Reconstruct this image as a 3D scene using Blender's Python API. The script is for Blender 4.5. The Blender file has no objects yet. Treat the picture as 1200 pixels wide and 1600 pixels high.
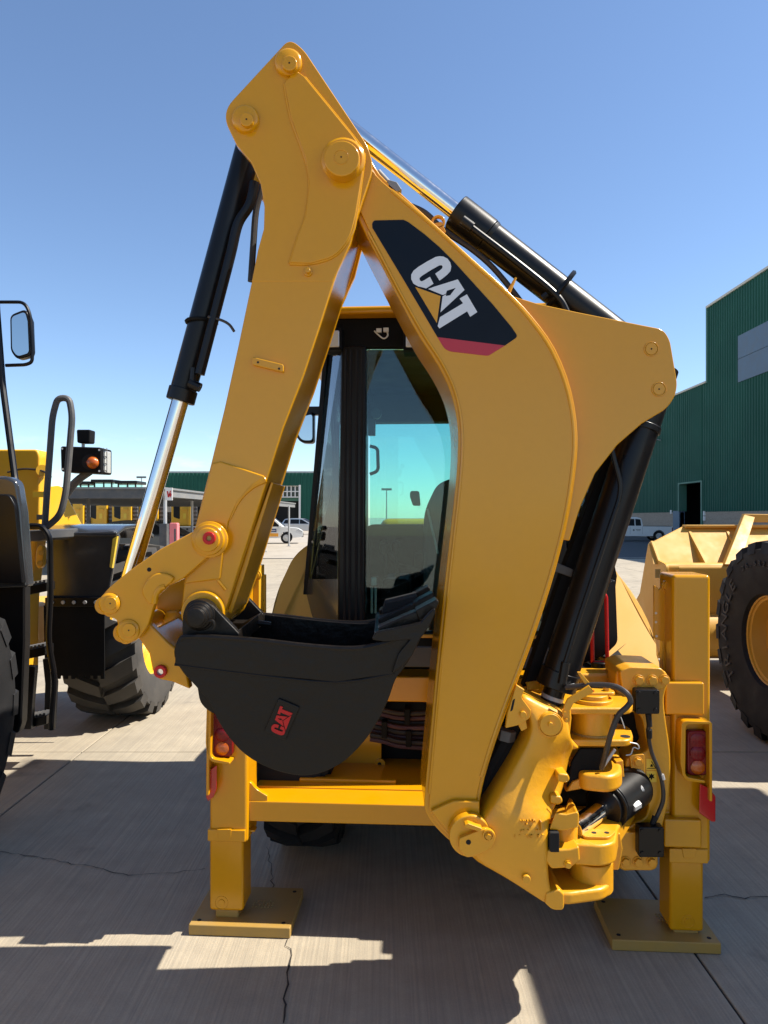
import bpy, bmesh, math, random
from mathutils import Vector, Matrix
random.seed(7)
R = math.radians
C = bpy.context.scene.collection
SC = bpy.context.scene

# ------------------------------------------------------------------ camera, sky, sun, exposure
FP, HZ, CH = 1110.0, 808.0, 1.75          # focal length in photo pixels, horizon row, camera height
cam_d = bpy.data.cameras.new('camera'); cam = bpy.data.objects.new('camera', cam_d); C.objects.link(cam)
cam.location = (0, 0, CH); cam.rotation_euler = (R(90), 0, 0)
cam_d.sensor_width = 36; cam_d.lens = 36 * FP / 1600; cam_d.shift_y = (HZ - 800) / 1600
cam_d.clip_start = 0.05; cam_d.clip_end = 4000
SC.camera = cam
SUN = Vector((0.79, 0.03, 1.0)).normalized()
wd = bpy.data.worlds.new('World'); SC.world = wd; wd.use_nodes = True
nt = wd.node_tree; bg = nt.nodes['Background']
sky = nt.nodes.new('ShaderNodeTexSky'); sky.sky_type = 'NISHITA'; sky.sun_disc = False
sky.sun_elevation = math.asin(SUN.z); sky.sun_rotation = math.atan2(SUN.x, SUN.y)
sky.altitude = 1600; sky.air_density = 1.1; sky.dust_density = 0.5; sky.ozone_density = 3.5
tc = nt.nodes.new('ShaderNodeTexCoord'); mpn = nt.nodes.new('ShaderNodeMapping'); mpn.inputs['Scale'].default_value = (5, 5, 16)
nzn = nt.nodes.new('ShaderNodeTexNoise'); nzn.inputs['Scale'].default_value = 1.6; nzn.inputs['Detail'].default_value = 7; nzn.inputs['Roughness'].default_value = 0.6
nt.links.new(tc.outputs['Generated'], mpn.inputs['Vector']); nt.links.new(mpn.outputs[0], nzn.inputs['Vector'])
cl1 = nt.nodes.new('ShaderNodeMapRange'); nt.links.new(nzn.outputs['Fac'], cl1.inputs[0])
for i_, v_ in enumerate((0.56, 0.70, 0.0, 0.55)): cl1.inputs[i_ + 1].default_value = v_
sxy = nt.nodes.new('ShaderNodeSeparateXYZ'); nt.links.new(tc.outputs['Generated'], sxy.inputs[0])
cl2 = nt.nodes.new('ShaderNodeMapRange'); nt.links.new(sxy.outputs['Z'], cl2.inputs[0])      # small fair-weather clouds low over the horizon, all round
for i_, v_ in enumerate((0.07, 0.13, 1.0, 0.0)): cl2.inputs[i_ + 1].default_value = v_
clm = nt.nodes.new('ShaderNodeMath'); clm.operation = 'MULTIPLY'; nt.links.new(cl1.outputs[0], clm.inputs[0]); nt.links.new(cl2.outputs[0], clm.inputs[1])
cmx = nt.nodes.new('ShaderNodeMix'); cmx.data_type = 'RGBA'; nt.links.new(clm.outputs[0], cmx.inputs[0]); nt.links.new(sky.outputs[0], cmx.inputs[6]); cmx.inputs[7].default_value = (5.6, 5.6, 5.7, 1)
nt.links.new(cmx.outputs[2], bg.inputs[0]); bg.inputs[1].default_value = 0.106
sl = bpy.data.lights.new('sun', 'SUN'); sl.energy = 5.0; sl.angle = R(0.53); sl.color = (1, 0.93, 0.82)
so = bpy.data.objects.new('sun', sl); C.objects.link(so); so.rotation_euler = SUN.to_track_quat('Z', 'Y').to_euler()
so.location = SUN * 60
SC.view_settings.view_transform = 'Standard'; SC.view_settings.look = 'None'
SC.view_settings.exposure = 0.92; SC.view_settings.gamma = 1
SC.render.resolution_x, SC.render.resolution_y = 768, 1024
SC.cycles.max_bounces = 8; SC.cycles.transparent_max_bounces = 12

# ------------------------------------------------------------------ materials
M = {}
def nodes(name):
    m = bpy.data.materials.new(name); m.use_nodes = True
    t = m.node_tree; p = t.nodes['Principled BSDF']; M[name] = m
    return m, t, p
def N(t, typ, **k):
    n = t.nodes.new(typ)
    for a, v in k.items():
        if a in n.inputs: n.inputs[a].default_value = v
        else: setattr(n, a, v)
    return n
def noise(t, scale, detail=4, vec=None, rough=0.55):
    n = N(t, 'ShaderNodeTexNoise'); n.inputs['Scale'].default_value = scale
    n.inputs['Detail'].default_value = detail; n.inputs['Roughness'].default_value = rough
    if vec is None:
        g = N(t, 'ShaderNodeNewGeometry'); vec = g.outputs['Position']
    t.links.new(vec, n.inputs['Vector']); return n.outputs['Fac']
def ramp(t, fac, stops):
    r = N(t, 'ShaderNodeValToRGB'); e = r.color_ramp.elements
    while len(e) < len(stops): e.new(0.5)
    for q, (pos, col) in zip(e, stops):
        q.position = pos; q.color = (*col, 1) if len(col) == 3 else col
    t.links.new(fac, r.inputs[0]); return r.outputs[0]
def mix(t, fac, a, b, mode='MIX'):
    m = N(t, 'ShaderNodeMix', data_type='RGBA', blend_type=mode)
    for s, v in ((m.inputs[0], fac), (m.inputs[6], a), (m.inputs[7], b)):
        if hasattr(v, 'is_output'): t.links.new(v, s)
        elif isinstance(v, (int, float)): s.default_value = v
        else: s.default_value = (*v, 1)
    return m.outputs[2]
def maprange(t, v, a, b, c, d):
    m = N(t, 'ShaderNodeMapRange'); t.links.new(v, m.inputs[0])
    for i, x in enumerate((a, b, c, d)): m.inputs[i + 1].default_value = x
    return m.outputs[0]
def bump(t, p, h, strength, dist=0.01):
    b = N(t, 'ShaderNodeBump'); b.inputs['Strength'].default_value = strength; b.inputs['Distance'].default_value = dist
    t.links.new(h, b.inputs['Height']); t.links.new(b.outputs[0], p.inputs['Normal'])
def paint(name, col, rough=0.35, coat=0.25, dust=0.12, dustcol=(0.42, 0.36, 0.27), metal=0.0, peel=0.06, spec=0.5):
    m, t, p = nodes(name)
    n1 = noise(t, 3.1, 6, rough=0.65); n2 = noise(t, 38, 3)
    f = maprange(t, n1, 0.42, 0.75, 0.0, dust)
    c = mix(t, f, col, dustcol)
    c = mix(t, maprange(t, n2, 0.3, 0.7, 0.0, 0.10), c, tuple(x * 0.72 for x in col))
    t.links.new(c, p.inputs['Base Color'])
    t.links.new(maprange(t, n1, 0.3, 0.7, rough * 0.8, min(1, rough * 1.5)), p.inputs['Roughness'])
    p.inputs['Coat Weight'].default_value = coat; p.inputs['Coat Roughness'].default_value = 0.12
    p.inputs['Metallic'].default_value = metal; p.inputs['Specular IOR Level'].default_value = spec
    if peel: bump(t, p, noise(t, 160, 2), peel, 0.002)
    return m
YEL = (0.58, 0.262, 0.001)
paint('yellow', YEL, 0.17, 0.0, 0.02, spec=0.5, peel=0.03)
paint('casting_yellow', (0.63, 0.29, 0.004), 0.36, 0.15, 0.03, peel=0.0)
bump(M['casting_yellow'].node_tree, M['casting_yellow'].node_tree.nodes['Principled BSDF'], noise(M['casting_yellow'].node_tree, 55, 5), 0.22, 0.006)
paint('loader_yellow', (0.72, 0.38, 0.012), 0.4, 0.1, 0.05)
paint('fender_yellow', (0.62, 0.32, 0.02), 0.4, 0.05, 0.05)
paint('bucket_yellow', (0.60, 0.32, 0.035), 0.5, 0.05, 0.10)
paint('pad_yellow', (0.36, 0.215, 0.045), 0.55, 0.0, 0.5, (0.22, 0.18, 0.12))
paint('black', (0.005, 0.005, 0.006), 0.3, 0.04, 0.02, (0.06, 0.055, 0.045), spec=0.25)
paint('black_matte', (0.007, 0.007, 0.0075), 0.6, 0.0, 0.04, (0.05, 0.045, 0.04), spec=0.12)
paint('bucket_black', (0.006, 0.0045, 0.0035), 0.34, 0.0, 0.12, (0.03, 0.022, 0.014), peel=0.0, spec=0.24)
bump(M['bucket_black'].node_tree, M['bucket_black'].node_tree.nodes['Principled BSDF'], noise(M['bucket_black'].node_tree, 17, 6), 0.55, 0.010)
paint('fender_black', (0.028, 0.03, 0.034), 0.18, 0.5, 0.12, (0.12, 0.11, 0.10), peel=0.1)
paint('rubber', (0.045, 0.042, 0.039), 0.8, 0.0, 0.5, (0.15, 0.13, 0.105), peel=0.3)
paint('rubber_dark', (0.011, 0.011, 0.012), 0.72, 0.0, 0.2, (0.05, 0.045, 0.04), peel=0.3, spec=0.3)
paint('hose', (0.02, 0.017, 0.018), 0.5, 0.0, 0.1)
paint('hose_purple', (0.07, 0.025, 0.035), 0.5, 0.0, 0.15)
paint('grey_steel', (0.17, 0.175, 0.18), 0.5, 0.0, 0.2)
paint('grey_dark', (0.06, 0.062, 0.066), 0.5, 0.0, 0.2)
paint('galvanised', (0.42, 0.43, 0.44), 0.45, 0.0, 0.2, metal=0.3)
paint('red', (0.45, 0.006, 0.008), 0.35, 0.1, 0.0, spec=0.3)
paint('pink', (0.72, 0.16, 0.17), 0.6, 0.0, 0.3, (0.6, 0.4, 0.36))
paint('white_paint', (0.78, 0.78, 0.76), 0.35, 0.5, 0.08)
paint('orange_paint', (0.85, 0.36, 0.02), 0.4, 0.2, 0.05)
paint('blue_panel', (0.10, 0.155, 0.22), 0.5, 0.0, 0.15)
paint('sign_white', (0.75, 0.72, 0.68), 0.5, 0.0, 0.1)
paint('sign_blue', (0.02, 0.05, 0.16), 0.4)
paint('sticker_yellow', (0.78, 0.52, 0.03), 0.4, 0.2, 0.05)
paint('decal_navy', (0.003, 0.006, 0.012), 0.4, 0.0, 0.0, peel=0, spec=0.18)
paint('decal_white', (0.62, 0.63, 0.65), 0.35, 0.2, 0.03, peel=0)
paint('decal_red', (0.42, 0.008, 0.02), 0.35, 0.2, 0.03, peel=0)
paint('seat_fabric', (0.03, 0.034, 0.045), 0.8, 0, 0.1)
paint('car_grey', (0.11, 0.115, 0.12), 0.3, 0.6, 0.1)
paint('silver', (0.55, 0.55, 0.55), 0.3, 0.3, 0.05, metal=0.7)
paint('trim_cream', (0.62, 0.58, 0.48), 0.6, 0, 0.2)
paint('green_trim', (0.05, 0.16, 0.115), 0.5, 0, 0.1)
def simple(name, col, rough, metal=0, **k):
    m, t, p = nodes(name); p.inputs['Base Color'].default_value = (*col, 1)
    p.inputs['Roughness'].default_value = rough; p.inputs['Metallic'].default_value = metal
    for a, v in k.items(): p.inputs[a.replace('_', ' ')].default_value = v
    return m, t, p
m, t, p = simple('chrome', (0.78, 0.77, 0.75), 0.1, 1.0)
t.links.new(maprange(t, noise(t, 40, 4), 0.3, 0.7, 0.06, 0.16), p.inputs['Roughness'])
simple('mirror', (0.55, 0.6, 0.62), 0.03, 1.0)
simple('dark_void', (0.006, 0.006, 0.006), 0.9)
m, t, p = simple('lens_red', (0.16, 0.002, 0.006), 0.22, 0, Coat_Weight=0.05, Specular_IOR_Level=0.3)
w = N(t, 'ShaderNodeTexWave', Scale=60.0); g = N(t, 'ShaderNodeNewGeometry'); t.links.new(g.outputs['Position'], w.inputs['Vector']); bump(t, p, w.outputs['Fac'], 0.3, 0.003)
m, t, p = simple('lens_amber', (0.42, 0.085, 0.004), 0.14, 0, Coat_Weight=0.4)
w = N(t, 'ShaderNodeTexWave', Scale=60.0); g = N(t, 'ShaderNodeNewGeometry'); t.links.new(g.outputs['Position'], w.inputs['Vector']); bump(t, p, w.outputs['Fac'], 0.3, 0.003)
simple('lens_clear', (0.7, 0.7, 0.66), 0.12, 0.3, Coat_Weight=0.6)
m, t, p = simple('reflector_red', (0.42, 0.006, 0.005), 0.12, 0, Coat_Weight=0.5)
def glass(name, tint, spec_rough=0.02, ior=1.5):
    m = bpy.data.materials.new(name); m.use_nodes = True; t = m.node_tree; M[name] = m
    t.nodes.remove(t.nodes['Principled BSDF']); out = t.nodes['Material Output']
    tr = N(t, 'ShaderNodeBsdfTransparent'); tr.inputs[0].default_value = (*tint, 1)
    gl = N(t, 'ShaderNodeBsdfGlossy'); gl.inputs['Roughness'].default_value = spec_rough; gl.inputs['Color'].default_value = (1, 1, 1, 1)
    fr = N(t, 'ShaderNodeFresnel'); fr.inputs[0].default_value = ior
    mx = N(t, 'ShaderNodeMixShader')
    t.links.new(fr.outputs[0], mx.inputs[0]); t.links.new(tr.outputs[0], mx.inputs[1]); t.links.new(gl.outputs[0], mx.inputs[2])
    t.links.new(mx.outputs[0], out.inputs['Surface'])
glass('cab_glass', (0.70, 0.91, 0.885), ior=1.55)
glass('car_glass', (0.25, 0.3, 0.32))

def concrete_mat(name, c0, c1, stain, broom=True):
    m, t, p = nodes(name)
    g = N(t, 'ShaderNodeNewGeometry'); pos = g.outputs['Position']
    big = noise(t, 0.55, 7, pos, 0.7); mid = noise(t, 4.5, 6, pos, 0.7); fine = noise(t, 150, 3, pos, 0.7)
    c = ramp(t, mid, [(0.25, c0), (0.75, c1)])
    c = mix(t, maprange(t, big, 0.45, 0.72, 0, 0.75), c, stain, 'MIX')
    c = mix(t, maprange(t, fine, 0.35, 0.7, 0, 0.22), c, (0.12, 0.11, 0.10))
    blot = noise(t, 1.7, 4, pos, 0.55)
    c = mix(t, maprange(t, blot, 0.62, 0.72, 0, 0.6), c, (0.055, 0.05, 0.047))
    t.links.new(c, p.inputs['Base Color'])
    p.inputs['Roughness'].default_value = 0.85
    h = fine
    if broom:
        mp = N(t, 'ShaderNodeMapping'); mp.inputs['Scale'].default_value = (95, 1.3, 1); t.links.new(pos, mp.inputs['Vector'])
        mp.inputs['Rotation'].default_value = (0, 0, R(4))
        st = noise(t, 1.0, 3, mp.outputs[0], 0.5)
        c2 = mix(t, maprange(t, st, 0.35, 0.65, 0.0, 0.30), c, (0.13, 0.12, 0.11))
        t.links.new(c2, p.inputs['Base Color'])
        mm = N(t, 'ShaderNodeMath', operation='ADD'); t.links.new(st, mm.inputs[0]); t.links.new(maprange(t, fine, 0, 1, 0, 0.5), mm.inputs[1]); h = mm.outputs[0]
    bump(t, p, h, 0.55, 0.004)
concrete_mat('concrete', (0.35, 0.30, 0.22), (0.46, 0.395, 0.29), (0.255, 0.22, 0.165))
concrete_mat('concrete_far', (0.36, 0.32, 0.26), (0.44, 0.39, 0.32), (0.27, 0.24, 0.2), False)
concrete_mat('asphalt', (0.045, 0.046, 0.048), (0.07, 0.07, 0.071), (0.055, 0.054, 0.053), False)
simple('joint_dark', (0.03, 0.028, 0.026), 0.95)
m, t, p = nodes('green_wall')
n = noise(t, 0.35, 5); c = ramp(t, n, [(0.3, (0.010, 0.072, 0.048)), (0.75, (0.016, 0.095, 0.064))])
t.links.new(c, p.inputs['Base Color']); p.inputs['Roughness'].default_value = 0.6; p.inputs['Specular IOR Level'].default_value = 0.2
m, t, p = nodes('brick')
g = N(t, 'ShaderNodeNewGeometry'); sp = N(t, 'ShaderNodeSeparateXYZ'); t.links.new(g.outputs['Position'], sp.inputs[0])
cb = N(t, 'ShaderNodeCombineXYZ'); t.links.new(sp.outputs['Y'], cb.inputs['X']); t.links.new(sp.outputs['Z'], cb.inputs['Y'])
b = N(t, 'ShaderNodeTexBrick', Scale=1.0); t.links.new(cb.outputs[0], b.inputs['Vector'])
b.inputs['Color1'].default_value = (0.36, 0.27, 0.19, 1); b.inputs['Color2'].default_value = (0.29, 0.21, 0.145, 1); b.inputs['Mortar'].default_value = (0.4, 0.36, 0.31, 1)
b.inputs['Brick Width'].default_value = 0.24; b.inputs['Row Height'].default_value = 0.085; b.inputs['Mortar Size'].default_value = 0.01
t.links.new(b.outputs['Color'], p.inputs['Base Color']); p.inputs['Roughness'].default_value = 0.9

# ------------------------------------------------------------------ helpers
def W(px, py, d):                                   # photo pixel at a known depth -> world point
    return Vector(((px - 600) * d / FP, d, CH - (py - HZ) * d / FP))
class Frame:                                        # a standing frame: origin on the ground plan and a yaw
    def __init__(s, ox, oy, yaw):
        s.o = Vector((ox, oy, 0)); s.x = Vector((math.cos(yaw), -math.sin(yaw), 0)); s.y = Vector((math.sin(yaw), math.cos(yaw), 0))
    def w(s, lx, ly, lz): return s.o + s.x * lx + s.y * ly + Vector((0, 0, lz))
    def px(s, px, py, ly):                          # where the pixel's ray meets the frame's plane ly
        ray = Vector(((px - 600) / FP, 1, -(py - HZ) / FP))
        q = s.o + s.y * ly
        k = q.dot(s.y) / ray.dot(s.y)
        p = ray * k
        return (p - s.o).dot(s.x), p.z + CH
    def pw(s, px, py, ly):
        a, b = s.px(px, py, ly); return s.w(a, ly, b)
    def scale(s, px, ly):                           # metres per pixel there
        a = s.px(px, 800, ly)[0]; b = s.px(px + 10, 800, ly)[0]; return (b - a) / 10
WL = {}
def thing(name, label, cat, loc=(0, 0, 0), group=None):
    o = bpy.data.objects.new(name, None); C.objects.link(o); o.location = loc; o.empty_display_size = 0.2
    o['label'] = label; o['category'] = cat
    if group: o['group'] = group
    WL[o] = Vector(loc); return o
def part(name, bm, mat, parent=None, bevel=0.0, seg=2, smooth=True, label=None, sharp=32):
    bmesh.ops.recalc_face_normals(bm, faces=bm.faces)
    me = bpy.data.meshes.new(name)
    lo = Vector((1e9,) * 3); hi = -lo
    for v in bm.verts:
        for i in range(3): lo[i] = min(lo[i], v.co[i]); hi[i] = max(hi[i], v.co[i])
    c = (lo + hi) / 2
    if parent is None: c.z = lo.z
    for v in bm.verts: v.co -= c
    for f in bm.faces: f.smooth = smooth
    bm.to_mesh(me); bm.free()
    o = bpy.data.objects.new(name, me); C.objects.link(o)
    me.materials.append(M[mat])
    o.location = c - (WL[parent] if parent else Vector((0, 0, 0))); WL[o] = c
    if parent: o.parent = parent
    if smooth:
        if bevel:
            b = o.modifiers.new('bevel', 'BEVEL'); b.width = bevel; b.segments = seg; b.limit_method = 'ANGLE'; b.angle_limit = R(35); b.harden_normals = True
        else: me.set_sharp_from_angle(angle=R(sharp))
    if label: o['label'] = label
    return o
def struct(name, bm, mat, **k):
    o = part(name, bm, mat, **k); o['kind'] = 'structure'; return o
def nb(): return bmesh.new()
def poly(bm, pts, vec):
    a = [bm.verts.new(p) for p in pts]; b = [bm.verts.new(Vector(p) + vec) for p in pts]
    bm.faces.new(a); bm.faces.new(list(reversed(b)))
    n = len(a)
    for i in range(n): bm.faces.new((a[i], b[i], b[(i + 1) % n], a[(i + 1) % n]))
def poly2(bm, A, B):                                 # two outlines joined
    a = [bm.verts.new(p) for p in A]; b = [bm.verts.new(p) for p in B]
    bm.faces.new(a); bm.faces.new(list(reversed(b))); n = len(a)
    for i in range(n): bm.faces.new((a[i], b[i], b[(i + 1) % n], a[(i + 1) % n]))
def box(bm, x0, x1, y0, y1, z0, z1):
    poly(bm, [(x0, y0, z0), (x1, y0, z0), (x1, y0, z1), (x0, y0, z1)], Vector((0, y1 - y0, 0)))
def fbox(bm, fr, x0, x1, y0, y1, z0, z1):
    poly(bm, [fr.w(x0, y0, z0), fr.w(x1, y0, z0), fr.w(x1, y0, z1), fr.w(x0, y0, z1)], fr.y * (y1 - y0))
def pbox(bm, fr, px0, py0, px1, py1, ly0, ly1):      # box given by two photo corners of its near face
    a, zt = fr.px(px0, py0, ly0); b, zb = fr.px(px1, py1, ly0); fbox(bm, fr, a, b, ly0, ly1, zb, zt)
def pprism(bm, fr, pts, ly0, ly1):                   # outline on plane ly0, extruded straight to ly1
    poly(bm, [fr.pw(x, y, ly0) for x, y in pts], fr.y * (ly1 - ly0))
def cyl(bm, p0, p1, r0, r1=None, n=24, caps=True):
    p0, p1 = Vector(p0), Vector(p1); r1 = r0 if r1 is None else r1
    ax = (p1 - p0).normalized(); u = ax.orthogonal().normalized(); v = ax.cross(u)
    A = [bm.verts.new(p0 + (u * math.cos(t) + v * math.sin(t)) * r0) for t in [2 * math.pi * i / n for i in range(n)]]
    B = [bm.verts.new(p1 + (u * math.cos(t) + v * math.sin(t)) * r1) for t in [2 * math.pi * i / n for i in range(n)]]
    for i in range(n): bm.faces.new((A[i], A[(i + 1) % n], B[(i + 1) % n], B[i]))
    if caps: bm.faces.new(list(reversed(A))); bm.faces.new(B)
def disc(bm, fr, px, py, ly0, ly1, rpx, n=28):       # round boss along the frame's depth axis
    r = rpx * fr.scale(px, ly0); a = fr.pw(px, py, ly0); cyl(bm, a, a + fr.y * (ly1 - ly0), r, r, n)
def lathe(bm, c, axis, prof, n=32, closed=False):    # prof: (along, radius)
    ax = Vector(axis).normalized(); u = ax.orthogonal().normalized(); v = ax.cross(u); c = Vector(c)
    rings = [[bm.verts.new(c + ax * a + (u * math.cos(2 * math.pi * i / n) + v * math.sin(2 * math.pi * i / n)) * r) for i in range(n)] for a, r in prof]
    m = len(rings)
    for k in range(m if closed else m - 1):
        A, B = rings[k], rings[(k + 1) % m]
        for i in range(n): bm.faces.new((A[i], A[(i + 1) % n], B[(i + 1) % n], B[i]))
    if not closed:
        if prof[0][1] > 1e-4: bm.faces.new(list(reversed(rings[0])))
        if prof[-1][1] > 1e-4: bm.faces.new(rings[-1])
def ring(bm, fr, px, py, ly0, ly1, ro, ri, n=28):
    s = fr.scale(px, ly0); c = fr.pw(px, py, ly0)
    lathe(bm, c, fr.y, [(0, ri * s), (0, ro * s), (ly1 - ly0, ro * s), (ly1 - ly0, ri * s)], n, True)
def hexbolt(bm, fr, px, py, ly, rpx, h=0.014):
    s = fr.scale(px, ly); c = fr.pw(px, py, ly)
    cyl(bm, c + fr.y * 0.004, c - fr.y * 0.004, rpx * 1.25 * s, n=18)
    cyl(bm, c, c - fr.y * h, rpx * s, rpx * 0.96 * s, n=6)
def cr(pts, n=6, closed=False):                      # Catmull-Rom through points
    P = [Vector(p) for p in pts]; out = []
    m = len(P); rng = range(m if closed else m - 1)
    for i in rng:
        if closed: p0, p1, p2, p3 = P[i - 1], P[i], P[(i + 1) % m], P[(i + 2) % m]
        else: p0, p1, p2, p3 = P[max(i - 1, 0)], P[i], P[i + 1], P[min(i + 2, m - 1)]
        for k in range(n):
            t = k / n
            out.append(0.5 * ((2 * p1) + (p2 - p0) * t + (2 * p0 - 5 * p1 + 4 * p2 - p3) * t * t + (3 * p1 - p0 - 3 * p2 + p3) * t ** 3))
    if not closed: out.append(P[-1])
    return out
def rp(pts, seg=5):                                  # polygon with rounded corners: (x, y[, r])
    out = []; n = len(pts)
    for i in range(n):
        p = Vector(pts[i][:2]); r = pts[i][2] if len(pts[i]) > 2 else 0
        if not r: out.append((p.x, p.y)); continue
        a = Vector(pts[i - 1][:2]) - p; b = Vector(pts[(i + 1) % n][:2]) - p
        k = min(r, a.length * 0.49, b.length * 0.49); s = p + a.normalized() * k; e = p + b.normalized() * k
        for j in range(seg + 1):
            t = j / seg; q = s * (1 - t) ** 2 + p * 2 * t * (1 - t) + e * t * t; out.append((q.x, q.y))
    return out
def inset(pts, d):
    P = [Vector(p[:2]) for p in pts]; n = len(P)
    area = sum(P[i].x * P[(i + 1) % n].y - P[(i + 1) % n].x * P[i].y for i in range(n)); sg = 1 if area > 0 else -1
    out = []
    for i in range(n):
        a = (P[i] - P[i - 1]).normalized(); b = (P[(i + 1) % n] - P[i]).normalized()
        na = Vector((-a.y, a.x)) * sg; nb_ = Vector((-b.y, b.x)) * sg
        m = (na + nb_)
        if m.length < 1e-4: m = na
        m = m.normalized(); k = d / max(0.4, m.dot(na)); q = P[i] + m * k; out.append((q.x, q.y))
    return out
def tube(bm, pts, r, n=10, smooth=5, closed=False):
    P = cr(pts, smooth, closed) if smooth else [Vector(p) for p in pts]
    m = len(P); rings = []; u = None
    for i in range(m):
        if closed: d = (P[(i + 1) % m] - P[i - 1])
        else: d = (P[min(i + 1, m - 1)] - P[max(i - 1, 0)])
        d.normalize()
        if u is None: u = d.orthogonal().normalized()
        u = (u - d * u.dot(d)).normalized(); v = d.cross(u)
        rr = r(i / (m - 1)) if callable(r) else r
        rings.append([bm.verts.new(P[i] + (u * math.cos(2 * math.pi * k / n) + v * math.sin(2 * math.pi * k / n)) * rr) for k in range(n)])
    for i in range(m if closed else m - 1):
        A, B = rings[i], rings[(i + 1) % m]
        for k in range(n): bm.faces.new((A[k], A[(k + 1) % n], B[(k + 1) % n], B[k]))
    if not closed: bm.faces.new(list(reversed(rings[0]))); bm.faces.new(rings[-1])
def bent(pts, r=0.04, seg=5):                        # polyline with rounded bends, for bent steel tube
    P = [Vector(p) for p in pts]; out = [P[0]]
    for i in range(1, len(P) - 1):
        a = P[i - 1] - P[i]; b = P[i + 1] - P[i]; k = min(r, a.length * .48, b.length * .48)
        s = P[i] + a.normalized() * k; e = P[i] + b.normalized() * k
        for j in range(seg + 1):
            t = j / seg; out.append(s * (1 - t) ** 2 + P[i] * 2 * t * (1 - t) + e * t * t)
    out.append(P[-1]); return out
# ================================================================== GROUND
bm = nb(); poly(bm, [(-900, -60, -.30), (900, -60, -.30), (900, 1500, -.30), (-900, 1500, -.30)], Vector((0, 0, .284)))
ground = struct('ground', bm, 'concrete_far', smooth=False)
XJ = [-12.75 + 3.5 * i for i in range(9)]; YJ = [-5.2 + 3.5 * i for i in range(12)]
YJ = [-8.7, -5.2, -1.7, 1.8, 5.3, 8.8, 12.3, 15.8, 19.3, 22.8, 26.3, 29.8]
for i in range(len(XJ) - 1):
    for j in range(len(YJ) - 1):
        bm = nb(); g = .005
        random.seed(i * 31 + j); dz = random.uniform(-.002, .0015)
        box(bm, XJ[i] + g, XJ[i + 1] - g, YJ[j] + g, YJ[j + 1] - g, -.2, dz)
        o = part('concrete_slab', bm, 'concrete', ground, bevel=.006)
bm = nb(); poly(bm, [(-14, -10, -.25), (17, -10, -.25), (17, 30.5, -.25), (-14, 30.5, -.25)], Vector((0, 0, .24)))
part('joint_filler', bm, 'joint_dark', ground, smooth=False)
bm = nb(); poly(bm, [(9, 31, -.2), (23.3, 31, -.2), (23.3, 140, -.2), (9, 140, -.2)], Vector((0, 0, .19)))
struct('road', bm, 'asphalt', smooth=False)
def gp(px, py, z=0.0):
    d = (CH - z) * FP / (py - HZ); return Vector(((px - 600) * d / FP, d, z))
def crack(pts, w, seed):
    random.seed(seed); P = []
    for a, b in zip(pts[:-1], pts[1:]):
        A_, B_ = gp(*a), gp(*b); n = max(3, int((B_ - A_).length / .035))
        for k in range(n): P.append(A_.lerp(B_, k / n) + Vector((random.uniform(-.009, .009), random.uniform(-.009, .009), 0)))
    P.append(gp(*pts[-1])); bm = nb(); L, Rr = [], []
    for i, p in enumerate(P):
        d = (P[min(i + 1, len(P) - 1)] - P[max(i - 1, 0)]).normalized(); s = Vector((-d.y, d.x, 0)); q = w * random.uniform(.25, 1.1)
        L.append(bm.verts.new(p + s * q + Vector((0, 0, .0035)))); Rr.append(bm.verts.new(p - s * q + Vector((0, 0, .0035))))
    for i in range(len(P) - 1): bm.faces.new((L[i], L[i + 1], Rr[i + 1], Rr[i]))
    part('crack', bm, 'joint_dark', ground, smooth=False)
crack([(418,1325),(424,1360),(427,1396)], .0028, 1)
crack([(446,1470),(455,1492),(447,1530),(447,1570),(443,1600)], .0038, 2)
crack([(0,1331),(60,1340),(140,1355),(200,1368),(260,1366),(320,1358)], .0028, 3)
crack([(1102,1402),(1130,1399),(1165,1404),(1200,1402)], .004, 4)
crack([(640,1180),(560,1172),(430,1178)], .003, 5)

# ================================================================== BUILDINGS
WX = 23.5
def wy(px): return WX * FP / (px - 600)
def wz(px, py): return CH - (py - HZ) * wy(px) / FP
def corr_y(bm, x, y0, y1, z0, z1, pitch=.34, dep=.05):
    y = y0; pr_ = []; k = 0
    while y < y1 - 1e-6:
        for fy, fx in ((0, 0), (.30, 0), (.42, dep), (.86, dep)):
            yy = y + fy * pitch
            if yy < y1: pr_.append((x - fx, yy))
        y += pitch
    pr_.append((x, y1))
    A_ = [bm.verts.new((a, b, z0)) for a, b in pr_]; B_ = [bm.verts.new((a, b, z1)) for a, b in pr_]
    for i in range(len(pr_) - 1): bm.faces.new((A_[i], B_[i], B_[i + 1], A_[i + 1]))
ws = thing('warehouse', 'tall dark green corrugated workshop with brick base and open doorway', 'warehouse', (WX, 52, 0))
yS = wy(1106); zT, zL = wz(1106, 481), wz(1106, 597); yD0, yD1 = wy(1097), wy(1063); zD = wz(1080, 755); zB = wz(1030, 801)
y0, y1 = 26, 92
for a, b, c, d in ((y0, yS, zB, zT), (yS, yD0, zB, zL), (yD0, yD1, zD, zL), (yD1, y1, zB, zL)):
    one_ = nb(); corr_y(one_, WX, a, b, c, d); part('cladding', one_, 'green_wall', ws, smooth=False)
for a, b in ((y0, yD0), (yD1, y1)):
    bm = nb(); box(bm, WX - .02, WX + .3, a, b, 0, zB + .01); part('brick_base', bm, 'brick', ws)
bm = nb(); box(bm, WX - .1, WX + .2, yS - .12, yS + .12, zL - .05, zT + .1); part('corner_trim', bm, 'green_trim', ws)
bm = nb(); box(bm, WX - .12, WX + .3, y0, yS + .1, zT - .02, zT + .14); part('eave_trim', bm, 'trim_cream', ws)
bm = nb(); box(bm, WX - .12, WX + .3, yS + .13, y1, zL - .02, zL + .12); part('eave_trim', bm, 'trim_cream', ws)
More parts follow.
